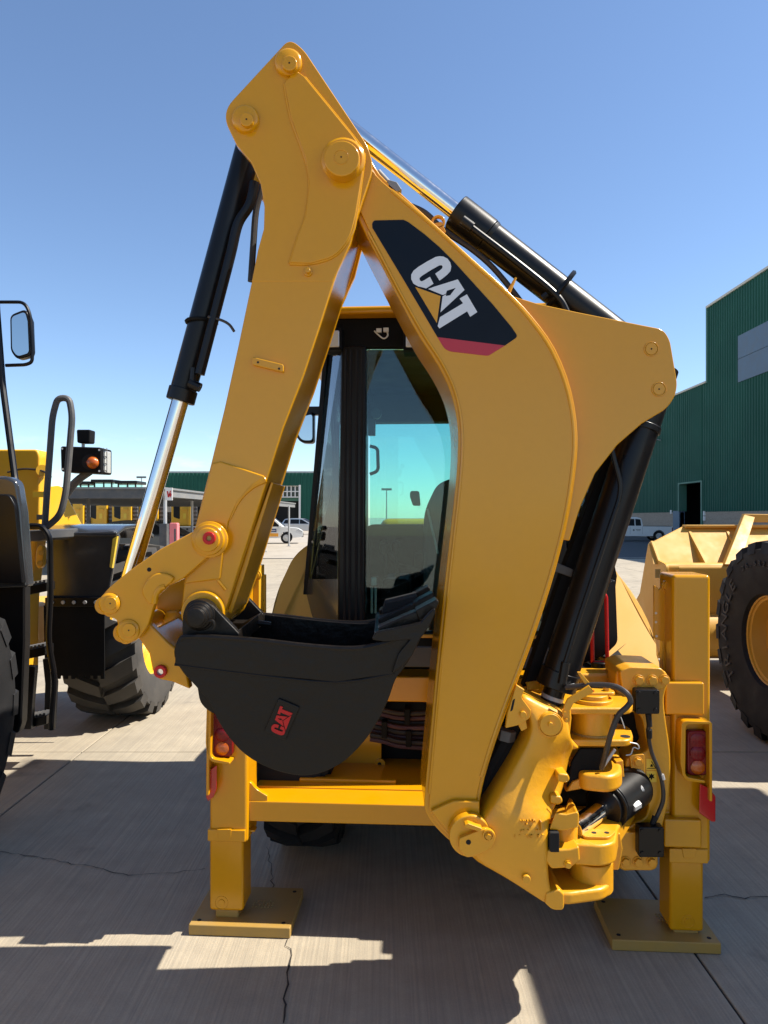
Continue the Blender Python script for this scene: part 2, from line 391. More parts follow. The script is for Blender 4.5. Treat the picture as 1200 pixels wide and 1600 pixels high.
bm = nb(); poly(bm, [(WX + .3, y0, zT + .1), (WX + 25, y0, zT + 2.4), (WX + 25, y0, 0.2), (WX + .3, y0, .2)], Vector((0, yS - y0, 0))); part('end_block', bm, 'green_wall', ws)
bm = nb(); poly(bm, [(WX + .6, yS, zL + .08), (WX + 25, yS, zL + 2.2), (WX + 25, yS, zL + 1.9), (WX + .6, yS, zL - .2)], Vector((0, y1 - yS, 0))); part('roof', bm, 'green_trim', ws)
bm = nb(); box(bm, WX + .32, WX + 25, y1 - .3, y1, 0, zL); part('end_wall', bm, 'green_wall', ws)
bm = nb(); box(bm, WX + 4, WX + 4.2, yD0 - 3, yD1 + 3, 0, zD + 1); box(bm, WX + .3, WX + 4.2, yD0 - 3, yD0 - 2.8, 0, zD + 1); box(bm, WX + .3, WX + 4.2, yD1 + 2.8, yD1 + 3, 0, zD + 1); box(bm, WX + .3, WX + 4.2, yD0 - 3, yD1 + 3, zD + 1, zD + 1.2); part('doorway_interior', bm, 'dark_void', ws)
for a in (yD0 - .22, yD1):
    bm = nb(); box(bm, WX - .12, WX + .5, a, a + .22, 0 if a < yD1 else 2.2, zD + .12); part('door_jamb', bm, 'green_trim', ws)
bm = nb(); box(bm, WX - .12, WX + .5, yD0, yD1, zD, zD + .12); part('door_head', bm, 'green_trim', ws)
bm = nb(); box(bm, WX - .1, WX + .35, yD1, yD1 + 1.2, 0, 2.25); part('door_panel', bm, 'blue_panel', ws)
pa, pb = wz(1155, 598), wz(1155, 525); ym = wy(1155)
for k in range(2):
    bm = nb(); box(bm, WX - .09, WX + .05, y0, ym, pa + (pb - pa) * k / 2 + .015, pa + (pb - pa) * (k + 1) / 2 - .015); part('wall_panel', bm, 'blue_panel', ws)
for px_, py_ in ((975, 815), (1050, 800), (1102, 802), (1102, 810)):
    bm = nb(); yy = wy(px_); z = CH - (py_ - HZ) * yy / FP; box(bm, WX - .12, WX - .01, yy - .12, yy + .12, z - .16, z + .16); part('switch_box', bm, 'sign_white', ws)
yy = wy(1033); z = wz(1033, 686)
bm = nb(); cyl(bm, (WX - .04, yy, z - .1), (WX - .55, yy, z), .04, n=8); box(bm, WX - .95, WX - .5, yy - .1, yy + .12, z - .1, z + .12); part('wall_lamp', bm, 'galvanised', ws)
# far hall on the left
fh = thing('hall', 'long low green metal hall with gridded window behind the carport', 'building', (-19, 95, 0))
def corr_x(bm, y, x0, x1, z0, z1, pitch=.5, dep=.06):
    x = x0; P = []
    while x < x1:
        for fx, fy in ((0, 0), (.4, 0), (.5, dep), (.9, dep)): P.append((x + fx * pitch, y - fy))
        x += pitch
    A_ = [bm.verts.new((a, b, z0)) for a, b in P]; B_ = [bm.verts.new((a, b, z1)) for a, b in P]
    for i in range(len(P) - 1): bm.faces.new((A_[i], B_[i], B_[i + 1], A_[i + 1]))
zE = CH + 69 * 95 / FP
hx0, hx1 = (250 - 600) * 95 / FP, (560 - 600) * 95 / FP
ox0, ox1 = (423 - 600) * 95 / FP, (467 - 600) * 95 / FP; oz = CH + 49 * 95 / FP
for a, b, c in ((hx0, ox0, 0), (ox0, ox1, oz), (ox1, hx1, 0)):
    bm = nb(); corr_x(bm, 95, a, b, c, zE); part('cladding', bm, 'green_wall', fh, smooth=False)
bm = nb(); box(bm, hx0, hx1, 95.2, 96, zE - .1, zE + .25); part('eave_trim', bm, 'trim_cream', fh)
bm = nb(); poly(bm, [(hx0, 95.9, zE + .2), (hx0, 120, zE + 1.2), (hx0, 145, zE), (hx0, 145, 0), (hx0, 96.1, 0)], Vector((hx1 - hx0, 0, 0))); part('roof', bm, 'green_trim', fh)
bm = nb(); box(bm, ox0, ox1, 95.6, 95.7, oz - 1.6, oz); part('window_pane', bm, 'car_glass', fh)
for i in range(8):
    bm = nb(); x = ox0 + (ox1 - ox0) * i / 7; box(bm, x - .07, x + .07, 95.3, 95.45, oz - 1.5, oz); part('glazing_bar', bm, 'sign_white', fh)
for i in range(3):
    bm = nb(); z = oz - .75 * i; box(bm, ox0, ox1, 95.28, 95.44, z - .06, z + .06); part('glazing_bar', bm, 'sign_white', fh)
bm = nb(); box(bm, ox0, ox1, 96.0, 96.05, 0, oz - 1.5); part('dark_opening', bm, 'dark_void', fh)
bm = nb(); box(bm, ox1, ox1 + .25, 94.8, 95.3, 0, oz + .1); part('door_jamb', bm, 'sign_white', fh)
# mast
def mast(px_, top, d, lab):
    t_ = thing('light_mast', lab, 'light mast', ((px_ - 600) * d / FP, d, 0)); p = W(px_, top, d)
    bm = nb(); cyl(bm, (p.x, d, 0), (p.x, d, p.z), .14, .07, 8); part('pole', bm, 'galvanised', t_)
    bm = nb(); box(bm, p.x - .8, p.x + .8, d - .15, d + .15, p.z - .02, p.z + .3); part('lamp_head', bm, 'grey_steel', t_)
mast(221, 747, 120, 'thin grey light mast on the skyline behind the carport')
mast(604, 766, 110, 'thin grey light mast seen through the cab rear window')

# ================================================================== CARPORT
cp = thing('carport', 'grey steel carport with flat roof and slim posts over parked cars', 'carport', (-9, 30, 0))
zc = CH + 47 * 21.5 / FP
c0, c1 = W(256, 761, 21.5), W(480, 789, 46)
rx = lambda d: -6.66 + (d - 21.5) / 24.5 * .95
roof_pts = [(-17.5, 21.5), (rx(21.5), 21.5), (rx(46), 46), (-17.5, 46)]
bm = nb(); poly(bm, [(x, y, zc - .06) for x, y in roof_pts], Vector((0, 0, .06))); part('roof_sheet', bm, 'grey_steel', cp)
bm = nb(); poly(bm, [(-17.5, 21.55, zc - .34), (rx(21.5) - .03, 21.55, zc - .34), (rx(21.5) - .03, 21.55, zc - .06), (-17.5, 21.55, zc - .06)], Vector((0, .12, 0))); part('front_beam', bm, 'grey_dark', cp)
bm = nb(); poly(bm, [(rx(21.7) - .15, 21.7, zc - .28), (rx(46) - .15, 46, zc - .28), (rx(46) - .15, 46, zc - .06), (rx(21.7) - .15, 21.7, zc - .06)], Vector((.1, 0, 0))); part('side_beam', bm, 'grey_steel', cp)
for y in (26, 31, 36, 41, 45.5):
    bm = nb(); box(bm, -17.4, rx(y) - .16, y, y + .1, zc - .24, zc - .065); part('rafter', bm, 'grey_steel', cp)
for y in range(22, 46):
    bm = nb(); box(bm, -17.4, rx(y) - .16, y + .55, y + .59, zc - .12, zc - .064); part('purlin', bm, 'galvanised', cp)
for px_, d in ((258, 21.75), (138, 24), (414, 36), (451.5, 43), (300, 29)):
    bm = nb(); x = (px_ - 600) * d / FP; cyl(bm, (x, d, 0), (x, d, zc - .25), .055, n=12); part('post', bm, 'galvanised' if px_ != 138 else 'grey_dark', cp)
    bm = nb(); box(bm, x - .12, x + .12, d - .12, d + .12, 0, .02); part('base_plate', bm, 'galvanised', cp)
bm = nb(); p = W(265, 772, 21.5); box(bm, p.x - .11, p.x + .11, 21.42, 21.45, p.z - .19, p.z + .19)
sg = part('parking_sign', bm, 'sign_white', cp)
def sgm(bm):
    for q in ([(-.06, .08), (-.02, .09), (0, -.02), (.035, .1), (.07, .1), (.015, -.1), (-.03, -.1)], [(.02, -.02), (.06, .04), (.085, -.02), (.05, -.12)]):
        poly(bm, [(p.x + a, 21.415, p.z + b) for a, b in q], Vector((0, .004, 0)))
bm = nb(); sgm(bm); part('sign_mark', bm, 'red', sg, smooth=False)
bm = nb(); x = (258 - 600) * 21.75 / FP; box(bm, x - .13, x + .09, 21.6, 21.84, 0, 1.55); part('post_sleeve', bm, 'grey_dark', cp)
pb_ = thing('post_protector', 'faded pink plastic post protector standing beside the carport post', 'barrier', (-6.35, 21.4, 0))
def pbm(bm):
    a, zt_ = W(264.5, 817, 21.3).x, W(264, 817, 21.3).z; b = W(277, 817, 21.3).x
    poly(bm, [(x, 21.3, z) for x, z in rp([(a, 0), (a, zt_, .05), (b, zt_, .05), (b, 0)])], Vector((0, .24, 0)))
bm = nb(); pbm(bm); part('shell', bm, 'pink', pb_, bevel=.02, seg=3)
bm = nb(); a = W(273, 817, 21.29).x
for z in (.35, 1.0): poly(bm, [(x, 21.292, q) for x, q in rp([(a - .02, z, .02), (a + .03, z, .02), (a + .03, z + .4, .02), (a - .02, z + .4, .02)])], Vector((0, .02, 0)))
part('slot', bm, 'grey_dark', pb_, smooth=False)

# ================================================================== CARS
def vehicle(name, label, cat, fr, paintm, pick=True, group=None, logo=None, Lc=5.2, Wd=1.82):
    # local x is forward, y across (near side is y = 0)
    t_ = thing(name, label, cat, fr.w(0, Wd / 2, 0), group); h = Lc / 2
    if pick:
        body = [(-h, .55), (-h, 1.06, .05), (-.42, 1.08), (-.42, 1.10), (1.05, 1.10), (1.25, 1.12), (2.25, 1.02, .12), (h, .82, .1), (h, .45, .1), (2.2, .35)]
        top = [(-.5, 1.06), (-.42, 1.66, .12), (-.1, 1.76, .1), (.62, 1.74, .12), (1.42, 1.08)]
        win = [[(.12, 1.12), (.12, 1.62), (.56, 1.62, .05), (1.12, 1.12)], [(-.36, 1.12), (-.32, 1.58, .05), (.04, 1.62), (.04, 1.12)]]
    else:
        body = [(-h, .5), (-h, 1.0, .1), (-2.0, 1.08), (1.0, 1.05), (1.9, .98, .2), (h, .75, .15), (h, .4, .1), (1.9, .3)]
        top = [(-2.05, 1.04), (-1.75, 1.55, .2), (-1.0, 1.64, .2), (.1, 1.6, .25), (1.15, 1.02)]
        win = [[(-.1, 1.08), (-.1, 1.5), (.1, 1.5, .05), (.85, 1.08)], [(-1.1, 1.08), (-1.1, 1.52), (-.18, 1.52), (-.18, 1.08)], [(-1.85, 1.1), (-1.65, 1.48, .05), (-1.2, 1.52), (-1.2, 1.1)]]
    wheels = (-1.62, 1.5)
    lowp = [(2.2 if pick else 1.9, .35)]
    outl = list(body[:-1])
    for wx in sorted(wheels, reverse=True):
        outl += [(wx + .43, .36)] + [(wx + .43 * math.cos(k * math.pi / 8), .37 + .43 * math.sin(k * math.pi / 8)) for k in range(1, 8)] + [(wx - .43, .36)]
    bm = nb(); poly(bm, [fr.w(x, 0, z) for x, z in rp(outl)], fr.y * Wd); bo = part('body', bm, paintm, t_, bevel=.05, seg=3)
    bm = nb(); A_ = rp(top); poly2(bm, [fr.w(x, .06 + max(0, z - 1.08) * .18, z) for x, z in A_], [fr.w(x, Wd - .06 - max(0, z - 1.08) * .18, z) for x, z in A_]); part('cabin', bm, paintm, t_, bevel=.04, seg=3)
    for wv in win:
        Aw = rp(wv)
        bm = nb(); poly(bm, [fr.w(x, .045 + max(0, z - 1.08) * .18, z) for x, z in Aw], fr.y * .02); part('window', bm, 'car_glass' if False else 'black', t_, smooth=False)
    ws_ = ((.66, 1.70), (1.40, 1.10)) if pick else ((.14, 1.56), (1.13, 1.06))
    bm = nb(); poly(bm, [fr.w(ws_[0][0], .25, ws_[0][1]), fr.w(ws_[0][0], Wd - .25, ws_[0][1]), fr.w(ws_[1][0], Wd - .15, ws_[1][1]), fr.w(ws_[1][0], .15, ws_[1][1])], fr.x * .02 + Vector((0, 0, .02))); part('windscreen', bm, 'black', t_, smooth=False)
    if pick:
        bm = nb(); fbox(bm, fr, -h + .06, -.5, .1, Wd - .1, 1.0, 1.095); part('load_cover', bm, 'black_matte', t_)
        bm = nb(); fbox(bm, fr, .45, .46, -.004, .01, .5, 1.08); fbox(bm, fr, -.43, -.42, -.004, .01, .5, 1.08); part('door_gap', bm, 'grey_dark', t_)
        bm = nb(); poly(bm, [fr.w(x, -.02, z) for x, z in rp([(.98, 1.05), (1.0, 1.22, .04), (1.2, 1.2, .04), (1.2, 1.06)])], fr.y * .1); part('door_mirror', bm, paintm, t_, bevel=.02)
    bm = nb(); poly(bm, [fr.w(x, -.006, z) for x, z in rp([(h - .5, .84), (h - .05, .74), (h - .02, .84, .03), (h - .3, .95, .04)])], fr.y * .3); part('headlamp', bm, 'silver', t_, bevel=.01)
    bm = nb(); fbox(bm, fr, -h - .006, -h + .06, .0 - .004, .14, .72, 1.0); part('tail_lamp', bm, 'lens_red', t_, bevel=.01)
    bm = nb(); fbox(bm, fr, h - .12, h + .02, .2, Wd - .2, .42, .7); part('grille', bm, 'black_matte', t_, bevel=.02)
    for wx in wheels:
        for yy in (.02, Wd - .24):
            c_ = fr.w(wx, yy + .11, .37)
            bm = nb(); lathe(bm, c_, fr.y, [(-.11, .22), (-.12, .3), (-.1, .355), (-.05, .37), (.05, .37), (.1, .355), (.12, .3), (.11, .22)], 28, True); tr_ = part('tyre', bm, 'rubber_dark', t_)
            bm = nb(); lathe(bm, c_, fr.y, [(-.1, .225), (-.07, .21), (-.04, .19), (0, .18), (.04, .19), (.1, .225)], 24)
            for k in range(6):
                an = k * math.pi / 3; dv = fr.x * math.cos(an) + Vector((0, 0, math.sin(an)))
                cyl(bm, c_ - fr.y * .09, c_ - fr.y * .085 + dv * .2, .035, .028, 6)
            part('rim', bm, 'silver', t_)
            bm = nb(); cyl(bm, c_ - fr.y * .03, c_ + fr.y * .1, .2, n=20); part('brake_disc', bm, 'grey_dark', t_)
    if logo == 'stripe':
        bm = nb(); poly(bm, [fr.w(x, -.005, z) for x, z in ((-1.1, .46), (.98, .46), (.98, .68), (-1.1, .68))], fr.y * .01); part('side_stripe', bm, 'orange_paint', t_, smooth=False)
        bm = nb(); fbox(bm, fr, .3, .85, -.006, .01, .76, .98); part('door_sticker', bm, 'sign_blue', t_, smooth=False)
        bm = nb(); fbox(bm, fr, .36, .79, -.009, .0, .84, .88); part('sticker_line', bm, 'sign_white', t_, smooth=False)
    if logo == 'door':
        bm = nb(); cyl(bm, fr.w(.2, -.006, .8), fr.w(.2, .01, .8), .07, n=14); fbox(bm, fr, -.3, .05, -.006, .01, .82, .86); fbox(bm, fr, -.28, .0, -.006, .01, .74, .77); part('door_print', bm, 'grey_steel', t_, smooth=False)
    return t_
d = 47; vehicle('pickup_truck', 'white pickup with orange sill stripe and blue door sticker by the carport posts', 'pickup', Frame((473 - 600) * d / FP - 2.6, d, R(-6)), 'white_paint', True, None, 'stripe')
class RF(Frame):
    def __init__(s, ox, oy, yaw): Frame.__init__(s, ox, oy, yaw); s.x = -s.x
f2 = RF((1050 - 600) * 52 / FP - 2.6, 52, R(3)); vehicle('pickup_truck', 'white pickup with black load bed cover parked against the tall green workshop', 'pickup', f2, 'white_paint', True, None, 'door')
vehicle('estate_car', 'dark grey car parked in shade under the carport roof', 'car', Frame(W(330, 800, 27).x - 2.3, 27, 0), 'car_grey', False, None, None, 4.6)
vehicle('estate_car', 'silver car parked at the green hall beyond the white pickup', 'car', Frame(W(505, 800, 72).x - 2.3, 72, R(10)), 'silver', False, None, None, 4.6)

# ================================================================== ROW OF MACHINES UNDER / BEHIND THE CARPORT
def far_machine(px_, d, cab, lab):
    x = (px_ - 600) * d / FP; t_ = thing('parked_machine', lab, 'machine', (x, d + 1.5, 0), 'yellow machines in the row beyond the carport')
    fr = Frame(x, d, 0); S = d / FP
    def B(name, mat, a, b, c, e, y0_, y1_, bev=.03):
        bm = nb(); fbox(bm, fr, a, b, y0_, y1_, c, e); return part(name, bm, mat, t_, bevel=bev)
    B('engine_house', 'loader_yellow', -.72, .62, 1.15, 2.9, .12, 4.2, .08)
    B('door_post', 'loader_yellow', .46, .64, 1.2, 2.85, .0, .14)
    B('grille', 'grey_dark', .66, 1.0, 1.2, 2.7, .3, 3.8)
    for k in range(5): B('louvre', 'grey_steel', .67, .99, 1.3 + k * .27, 1.4 + k * .27, .24, .31, .005)
    bm = nb(); poly(bm, [fr.w(a, .11, b) for a, b in rp([(-.55, 1.75, .1), (-.12, 1.6, .1), (-.12, 2.75, .12), (-.55, 2.75, .12)])], fr.y * .03); part('window', bm, 'black', t_, smooth=False)
    B('sticker', 'sticker_yellow', .1, .3, 1.65, 2.0, .1, .13, .002)
    B('handrail', 'loader_yellow', -.02, .4, 2.25, 2.32, .02, .1, .01)
    cw = B('counterweight', 'grey_steel', -.8, .75, .72, 1.12, -.15, .9, .06)
    for k in range(3):
        bm = nb(); cyl(bm, fr.w(-.45 + k * .45, -.158, .93), fr.w(-.45 + k * .45, -.1, .93), .07, n=10); part('hole', bm, 'dark_void', cw)
    bm = nb(); fbox(bm, fr, -.7, -.45, -.16, -.12, .85, 1.02); part('tail_lamp', bm, 'lens_red', t_)
    for s in (-1, 1):
        bm = nb(); lathe(bm, fr.w(s * .68, .9, .62), fr.x, [(-.22, .3), (-.24, .5), (-.2, .6), (.2, .6), (.24, .5), (.22, .3)], 24, True); part('tyre', bm, 'rubber_dark', t_)
    if cab:
        zc0 = CH + 47 * d / FP - .5; zc1 = CH + cab * d / FP
        B('cab_glass', 'cab_glass', -.62, .58, 2.88, zc1 - .2, 1.0, 2.6, .02)
        B('cab_roof', 'black', -.8, .75, zc1 - .22, zc1, .8, 2.8, .05)
        for sx in (-.64, .0, .55): B('cab_post', 'black', sx, sx + .09, 2.88, zc1 - .2, .96, 1.05, .01)
for k, (px_, cab, lab) in enumerate(((115, 57, 'yellow machine parked beyond the carport, first in the row behind the lamp bracket'), (152, 60, 'yellow machine with tall glazed cab rising above the carport roof'), (190, 58, 'yellow machine with black roofed cab rising over the carport roof edge'), (232, 0, 'yellow machine beyond the carport partly hidden by the chrome rod'), (283, 0, 'yellow machine beyond the carport right of the signposted post'), (318, 0, 'yellow machine beyond the carport partly hidden by the digging arm'))):
    far_machine(px_, 48 + (k % 2) * .3, cab, lab)
# ================================================================== BACKHOE LOADER
BF = Frame(0, 2.5, 0)                # plane of the folded boom, seen square on
MF = Frame(0.302, 3.02, R(3.5))      # rear frame of the machine, its right side a little nearer
BH = thing('backhoe_loader', 'yellow backhoe loader with folded digging arm standing on two square stabiliser pads', 'backhoe', (0.35, 3.6, 0))
def pr(bm, fr, pts, ref, a, b):      # outline read on plane ref, placed from depth a to b
    poly(bm, [fr.pw(x, y, ref) + fr.y * (a - ref) for x, y in pts], fr.y * (b - a))
def one(name, mat, parent, fn, bevel=0.0, seg=2, **k):
    bm = nb(); fn(bm); return part(name, bm, mat, parent, bevel, seg, **k)
def pt(fr, x, y, l): return fr.pw(x, y, l)

# ---- boom
boom_out = [(p.x, p.y) for p in cr([(505,255),(515,225),(542,215),(572,237),(594,272),(625,300),(680,350),(740,405),(790,450),(832,494),(868,545),(893,610),(903,680),(898,750),(884,830),(860,920),(830,1010),(800,1090),(775,1160),(758,1215),(750,1255),(748,1290),(735,1328),(708,1318),(680,1292),(665,1268),(664,1240),(672,1150),(680,1060),(690,960),(701,860),(712,760),(716,700),(714,655),(704,612),(684,570),(655,525),(625,470),(598,418),(572,368),(548,320),(520,285)], 3, True)]
boom = one('boom', 'yellow', BH, lambda bm: pprism(bm, BF, boom_out, 0, 0.28), 0.006, 3)
bi = inset(boom_out, 7)
one('side_plate', 'yellow', boom, lambda bm: pr(bm, BF, bi, 0, -0.012, 0.002), 0.004, 3)
one('side_plate', 'yellow', boom, lambda bm: pr(bm, BF, bi, 0, 0.278, 0.292), 0.004)
rim = cr([(612,298),(680,356),(738,410),(788,455),(828,499),(862,548),(887,612),(897,680),(892,750),(878,830),(854,918),(824,1008),(794,1088),(769,1158),(752,1213)], 4)
one('weld_bead', 'yellow', boom, lambda bm: tube(bm, [BF.pw(p.x, p.y, -0.012) for p in rim], 0.0065, 8, 0))
rim2 = cr([(575,362),(603,414),(631,467),(662,522),(691,567),(711,610),(721,655),(723,700),(719,760),(708,860),(697,960),(687,1060),(679,1150),(671,1240)], 4)
one('weld_bead', 'yellow', boom, lambda bm: tube(bm, [BF.pw(p.x, p.y, -0.011) for p in rim2], 0.0045, 8, 0))
ear = rp([(765,436),(800,462),(840,474),(900,487),(1000,507),(1036,514,22),(1047,530,10),(1060,607,26),(1046,636,16),(1003,662),(965,695),(930,740),(908,790),(890,845),(850,840),(800,600)], 6)
for a in (0.03, 0.225):
    e = one('cylinder_ear', 'yellow', boom, lambda bm: pr(bm, BF, ear, 0.03, a, a + 0.027), 0.004)
for x, y in ((1018, 545), (1030, 608)):
    one('pin', 'yellow', boom, lambda bm: disc(bm, BF, x, y, 0.026, 0.256, 9.2), 0.002)
    one('pin_ring', 'yellow', boom, lambda bm: ring(bm, BF, x, y, 0.0265, 0.031, 11.5, 10), 0.001)
    one('grease_hole', 'dark_void', boom, lambda bm: disc(bm, BF, x, y, 0.025, 0.03, 1.3, 10))
fb = rp([(672,1262),(694,1252),(708,1246,4),(748,1247),(748,1285,10),(733,1296),(700,1296)])
one('foot_doubler', 'yellow', boom, lambda bm: pr(bm, BF, fb, 0, -0.03, -0.008), 0.006, 3)
one('lifting_eye', 'yellow', boom, lambda bm: lathe(bm, BF.pw(685, 346, 0.05), BF.y, [(0, .016), (0, .025), (.02, .025), (.02, .016)], 20, True), 0.003)
one('eye_base', 'yellow', boom, lambda bm: pr(bm, BF, [(672,350),(690,346),(697,362),(685,368),(672,360)], 0.05, 0.05, 0.07), 0.002)
one('steel_stud', 'yellow', boom, lambda bm: cyl(bm, BF.pw(795, 456, 0.02), BF.pw(806, 434, 0.02), .008, .004, 10))
one('nose_clamp', 'grey_steel', boom, lambda bm: [cyl(bm, BF.pw(590, 268, 0.03), BF.pw(612, 292, 0.03), .012, n=10), pr(bm, BF, [(606,284),(620,288),(628,300),(618,304),(606,296)], .02, .0, .06)], 0.003)
one('boom_hose', 'hose', boom, lambda bm: [tube(bm, [BF.pw(x, y + 3, l) for x, y in ((640,318),(665,330),(695,358),(735,385),(765,410),(790,438),(815,470))], .011, 8) for l in (0.12, 0.17, 0.22)])
# decal, traced outline of the printed sheet
def zd(pts): return [(570 + x / 4.8, 330 + y / 4.8) for x, y in pts]
L0, LD = -0.0125, 0.0012
dec = rp([(*q, 5 if i in (0, 1, 11) else 0) for i, q in enumerate(zd([(55,90),(70,70),(290,65),(330,85),(450,175),(560,270),(660,370),(760,480),(860,590),(960,700),(1100,870),(1148,940),(1050,1008),(545,945),(300,530),(57,125)]))])
decal = one('decal', 'decal_navy', boom, lambda bm: pr(bm, BF, dec, L0, L0 - LD, L0 + .001), smooth=False)
one('decal_stripe', 'decal_red', boom, lambda bm: pr(bm, BF, rp([(*q, r) for q, r in zip(zd([(545,945),(1050,1008),(925,1085),(640,1052),(597,1030)]), (0, 0, 3, 4, 4))]), L0, L0 - LD, L0 + .001), smooth=False)
cC = zd([(365,545),(348,510),(348,478),(365,448),(400,420),(465,380),(530,345),(560,339),(590,342),(620,358),(640,385),(648,415),(642,450),(620,475),(590,500),(560,522),(528,470),(560,448),(580,430),(584,416),(575,406),(558,408),(500,440),(425,488),(410,503),(412,520),(425,528),(445,520),(488,493),(515,545),(460,580),(430,572),(400,565)])
cA = zd([(475,585),(520,568),(697,513),(747,592),(567,760),(583,640),(610,625),(606,638),(640,632),(682,576),(616,597),(608,620),(585,630)])
cT = zd([(710,657),(765,625),(843,758),(790,793),(767,752),(560,880),(546,863),(563,796),(737,691)])
cR = zd([(378,570),(568,638),(540,840)])
for s in (cC, cA, cT):
    one('logo_letter', 'decal_white', decal, lambda bm: pr(bm, BF, s, L0, L0 - 2 * LD, L0 - .0006), smooth=False)
one('logo_triangle', 'yellow', decal, lambda bm: pr(bm, BF, cR, L0, L0 - 2 * LD, L0 - .0006), smooth=False)

# ---- stick
sl_ = [(393,440),(372,540),(350,640),(330,722),(303,830),(287,914),(283,950),(298,984),(330,990),(351,959),(389,840),(417,752),(443,669),(475,586),(500,510),(522,440),(540,386)]
headL = [(453,68,14),(350,186,22),(370,227),(392,253),(407,287),(413,323),(412,357),(403,390)]
lower = rp([(413,323),(412,357),(403,390),*sl_,(550,352),(555,330)])
stick = one('stick', 'yellow', BH, lambda bm: pr(bm, BF, lower, -0.045, -0.0445, 0.3245), 0.006, 3)
head = rp([(437,68,0),(350,186,26),(370,227),(392,253),(407,287),(413,323),(412,357),(403,390),(393,440),(520,440),(548,380),(558,340),(583,262,14),(578,238,10),(478,84,26),(437,68,20)], 6)
head = rp([(452,60,30),(345,176,40),(370,227),(392,253),(407,287),(413,323),(412,357),(403,390),(393,440),(520,440),(548,380),(558,340),(584,260,22),(575,228,14),(474,76,26)], 8)
for a in (-0.046, 0.3):
    one('head_plate', 'yellow', stick, lambda bm: pr(bm, BF, head, -0.046, a, a + 0.026), 0.004, 3)
dbl = rp([(462,112),(476,122),(556,220,10),(571,246,8),(556,338),(548,372,16),(525,402,16),(485,413),(453,412),(466,370),(478,338),(484,290),(478,250),(455,185),(445,132)])
one('doubler_plate', 'yellow', stick, lambda bm: pr(bm, BF, dbl, -0.046, -0.058, -0.045), 0.004, 3)
for seg_ in ([(476,122),(556,220),(566,238),(568,252),(556,338),(548,368),(525,398),(490,411),(453,412)], [(453,412),(466,370),(478,338),(484,290),(478,250),(455,185),(445,132)]):
    one('weld_bead', 'yellow', stick, lambda bm: tube(bm, [BF.pw(x, y, -0.0465) for x, y in seg_], 0.0068, 8, 4))
for x, y, r1, r2 in ((451, 100, 21, 13), (384, 188, 21, 12)):
    b_ = one('pin_boss', 'yellow', stick, lambda bm: [lathe(bm, BF.pw(x, y, -0.045), -BF.y, [(-.01, 0.0472 * r1 / 21), (.012, .0472 * r1 / 21), (.018, .043 * r1 / 21), (.022, .036 * r1 / 21)], 30)], 0.002)
    one('pin', 'yellow', b_, lambda bm: disc(bm, BF, x + 1, y - 2, -0.082, -0.06, r2 - 1), 0.004)
    one('grease_hole', 'dark_void', b_, lambda bm: disc(bm, BF, x + 1, y - 2, -0.083, -0.08, 1.4, 10))
b_ = one('pivot_boss', 'yellow', stick, lambda bm: [disc(bm, BF, 534, 247, -0.108, -0.05, 28, 36)], 0.005, 3)
one('pin', 'yellow', b_, lambda bm: ring(bm, BF, 533, 245, -0.1095, -0.1, 11.5, 10.6), 0.0005)
one('grease_hole', 'dark_void', b_, lambda bm: disc(bm, BF, 533, 245, -0.109, -0.1, 1.3, 10))
one('boss_flange', 'yellow', stick, lambda bm: lathe(bm, BF.pw(536, 250, -0.057), -BF.y, [(-.005, .078), (.004, .076), (.012, .066)], 36), 0.002)
one('grease_fitting', 'yellow', stick, lambda bm: [disc(bm, BF, 481, 424, -0.055, -0.044, 7, 12), disc(bm, BF, 481, 422, -0.07, -0.05, 4, 10)], 0.002)
one('hose_bracket', 'yellow', stick, lambda bm: pr(bm, BF, rp([(395,559,3),(444,571,3),(444,583,3),(395,571,3)]), -0.045, -0.062, -0.04), 0.003)
one('bracket_hole', 'dark_void', stick, lambda bm: [disc(bm, BF, x, y, -0.0628, -0.06, 1.8, 10) for x, y in ((403, 566), (436, 576))])
ld = [(332,724),(345,721),(380,732),(412,743),(418,750),(410,756),(390,765),(372,785),(358,815),(351,850),(345,905),(289,912),(304,832)]
one('lower_doubler', 'yellow', stick, lambda bm: pr(bm, BF, ld, -0.045, -0.053, -0.04), 0.006, 3)
one('weld_bead', 'yellow', stick, lambda bm: tube(bm, [BF.pw(x, y, -0.047) for x, y in ((415,749),(392,762),(373,783),(359,813))], lambda t: .012 * (1 - t * .8), 8, 5))
one('weld_bead', 'yellow', stick, lambda bm: tube(bm, [BF.pw(x, y, -0.045) for x, y in ((326,873),(331,892),(341,907),(353,922))], .006, 8, 5))
one('edge_strip', 'yellow', stick, lambda bm: pr(bm, BF, [(420,752),(424,753),(377,905),(357,962),(351,959),(389,840)], -0.045, 0.0, 0.3), 0.003)
one('end_collar', 'yellow', stick, lambda bm: disc(bm, BF, 316, 958, -0.07, 0.35, 34, 36), 0.006)

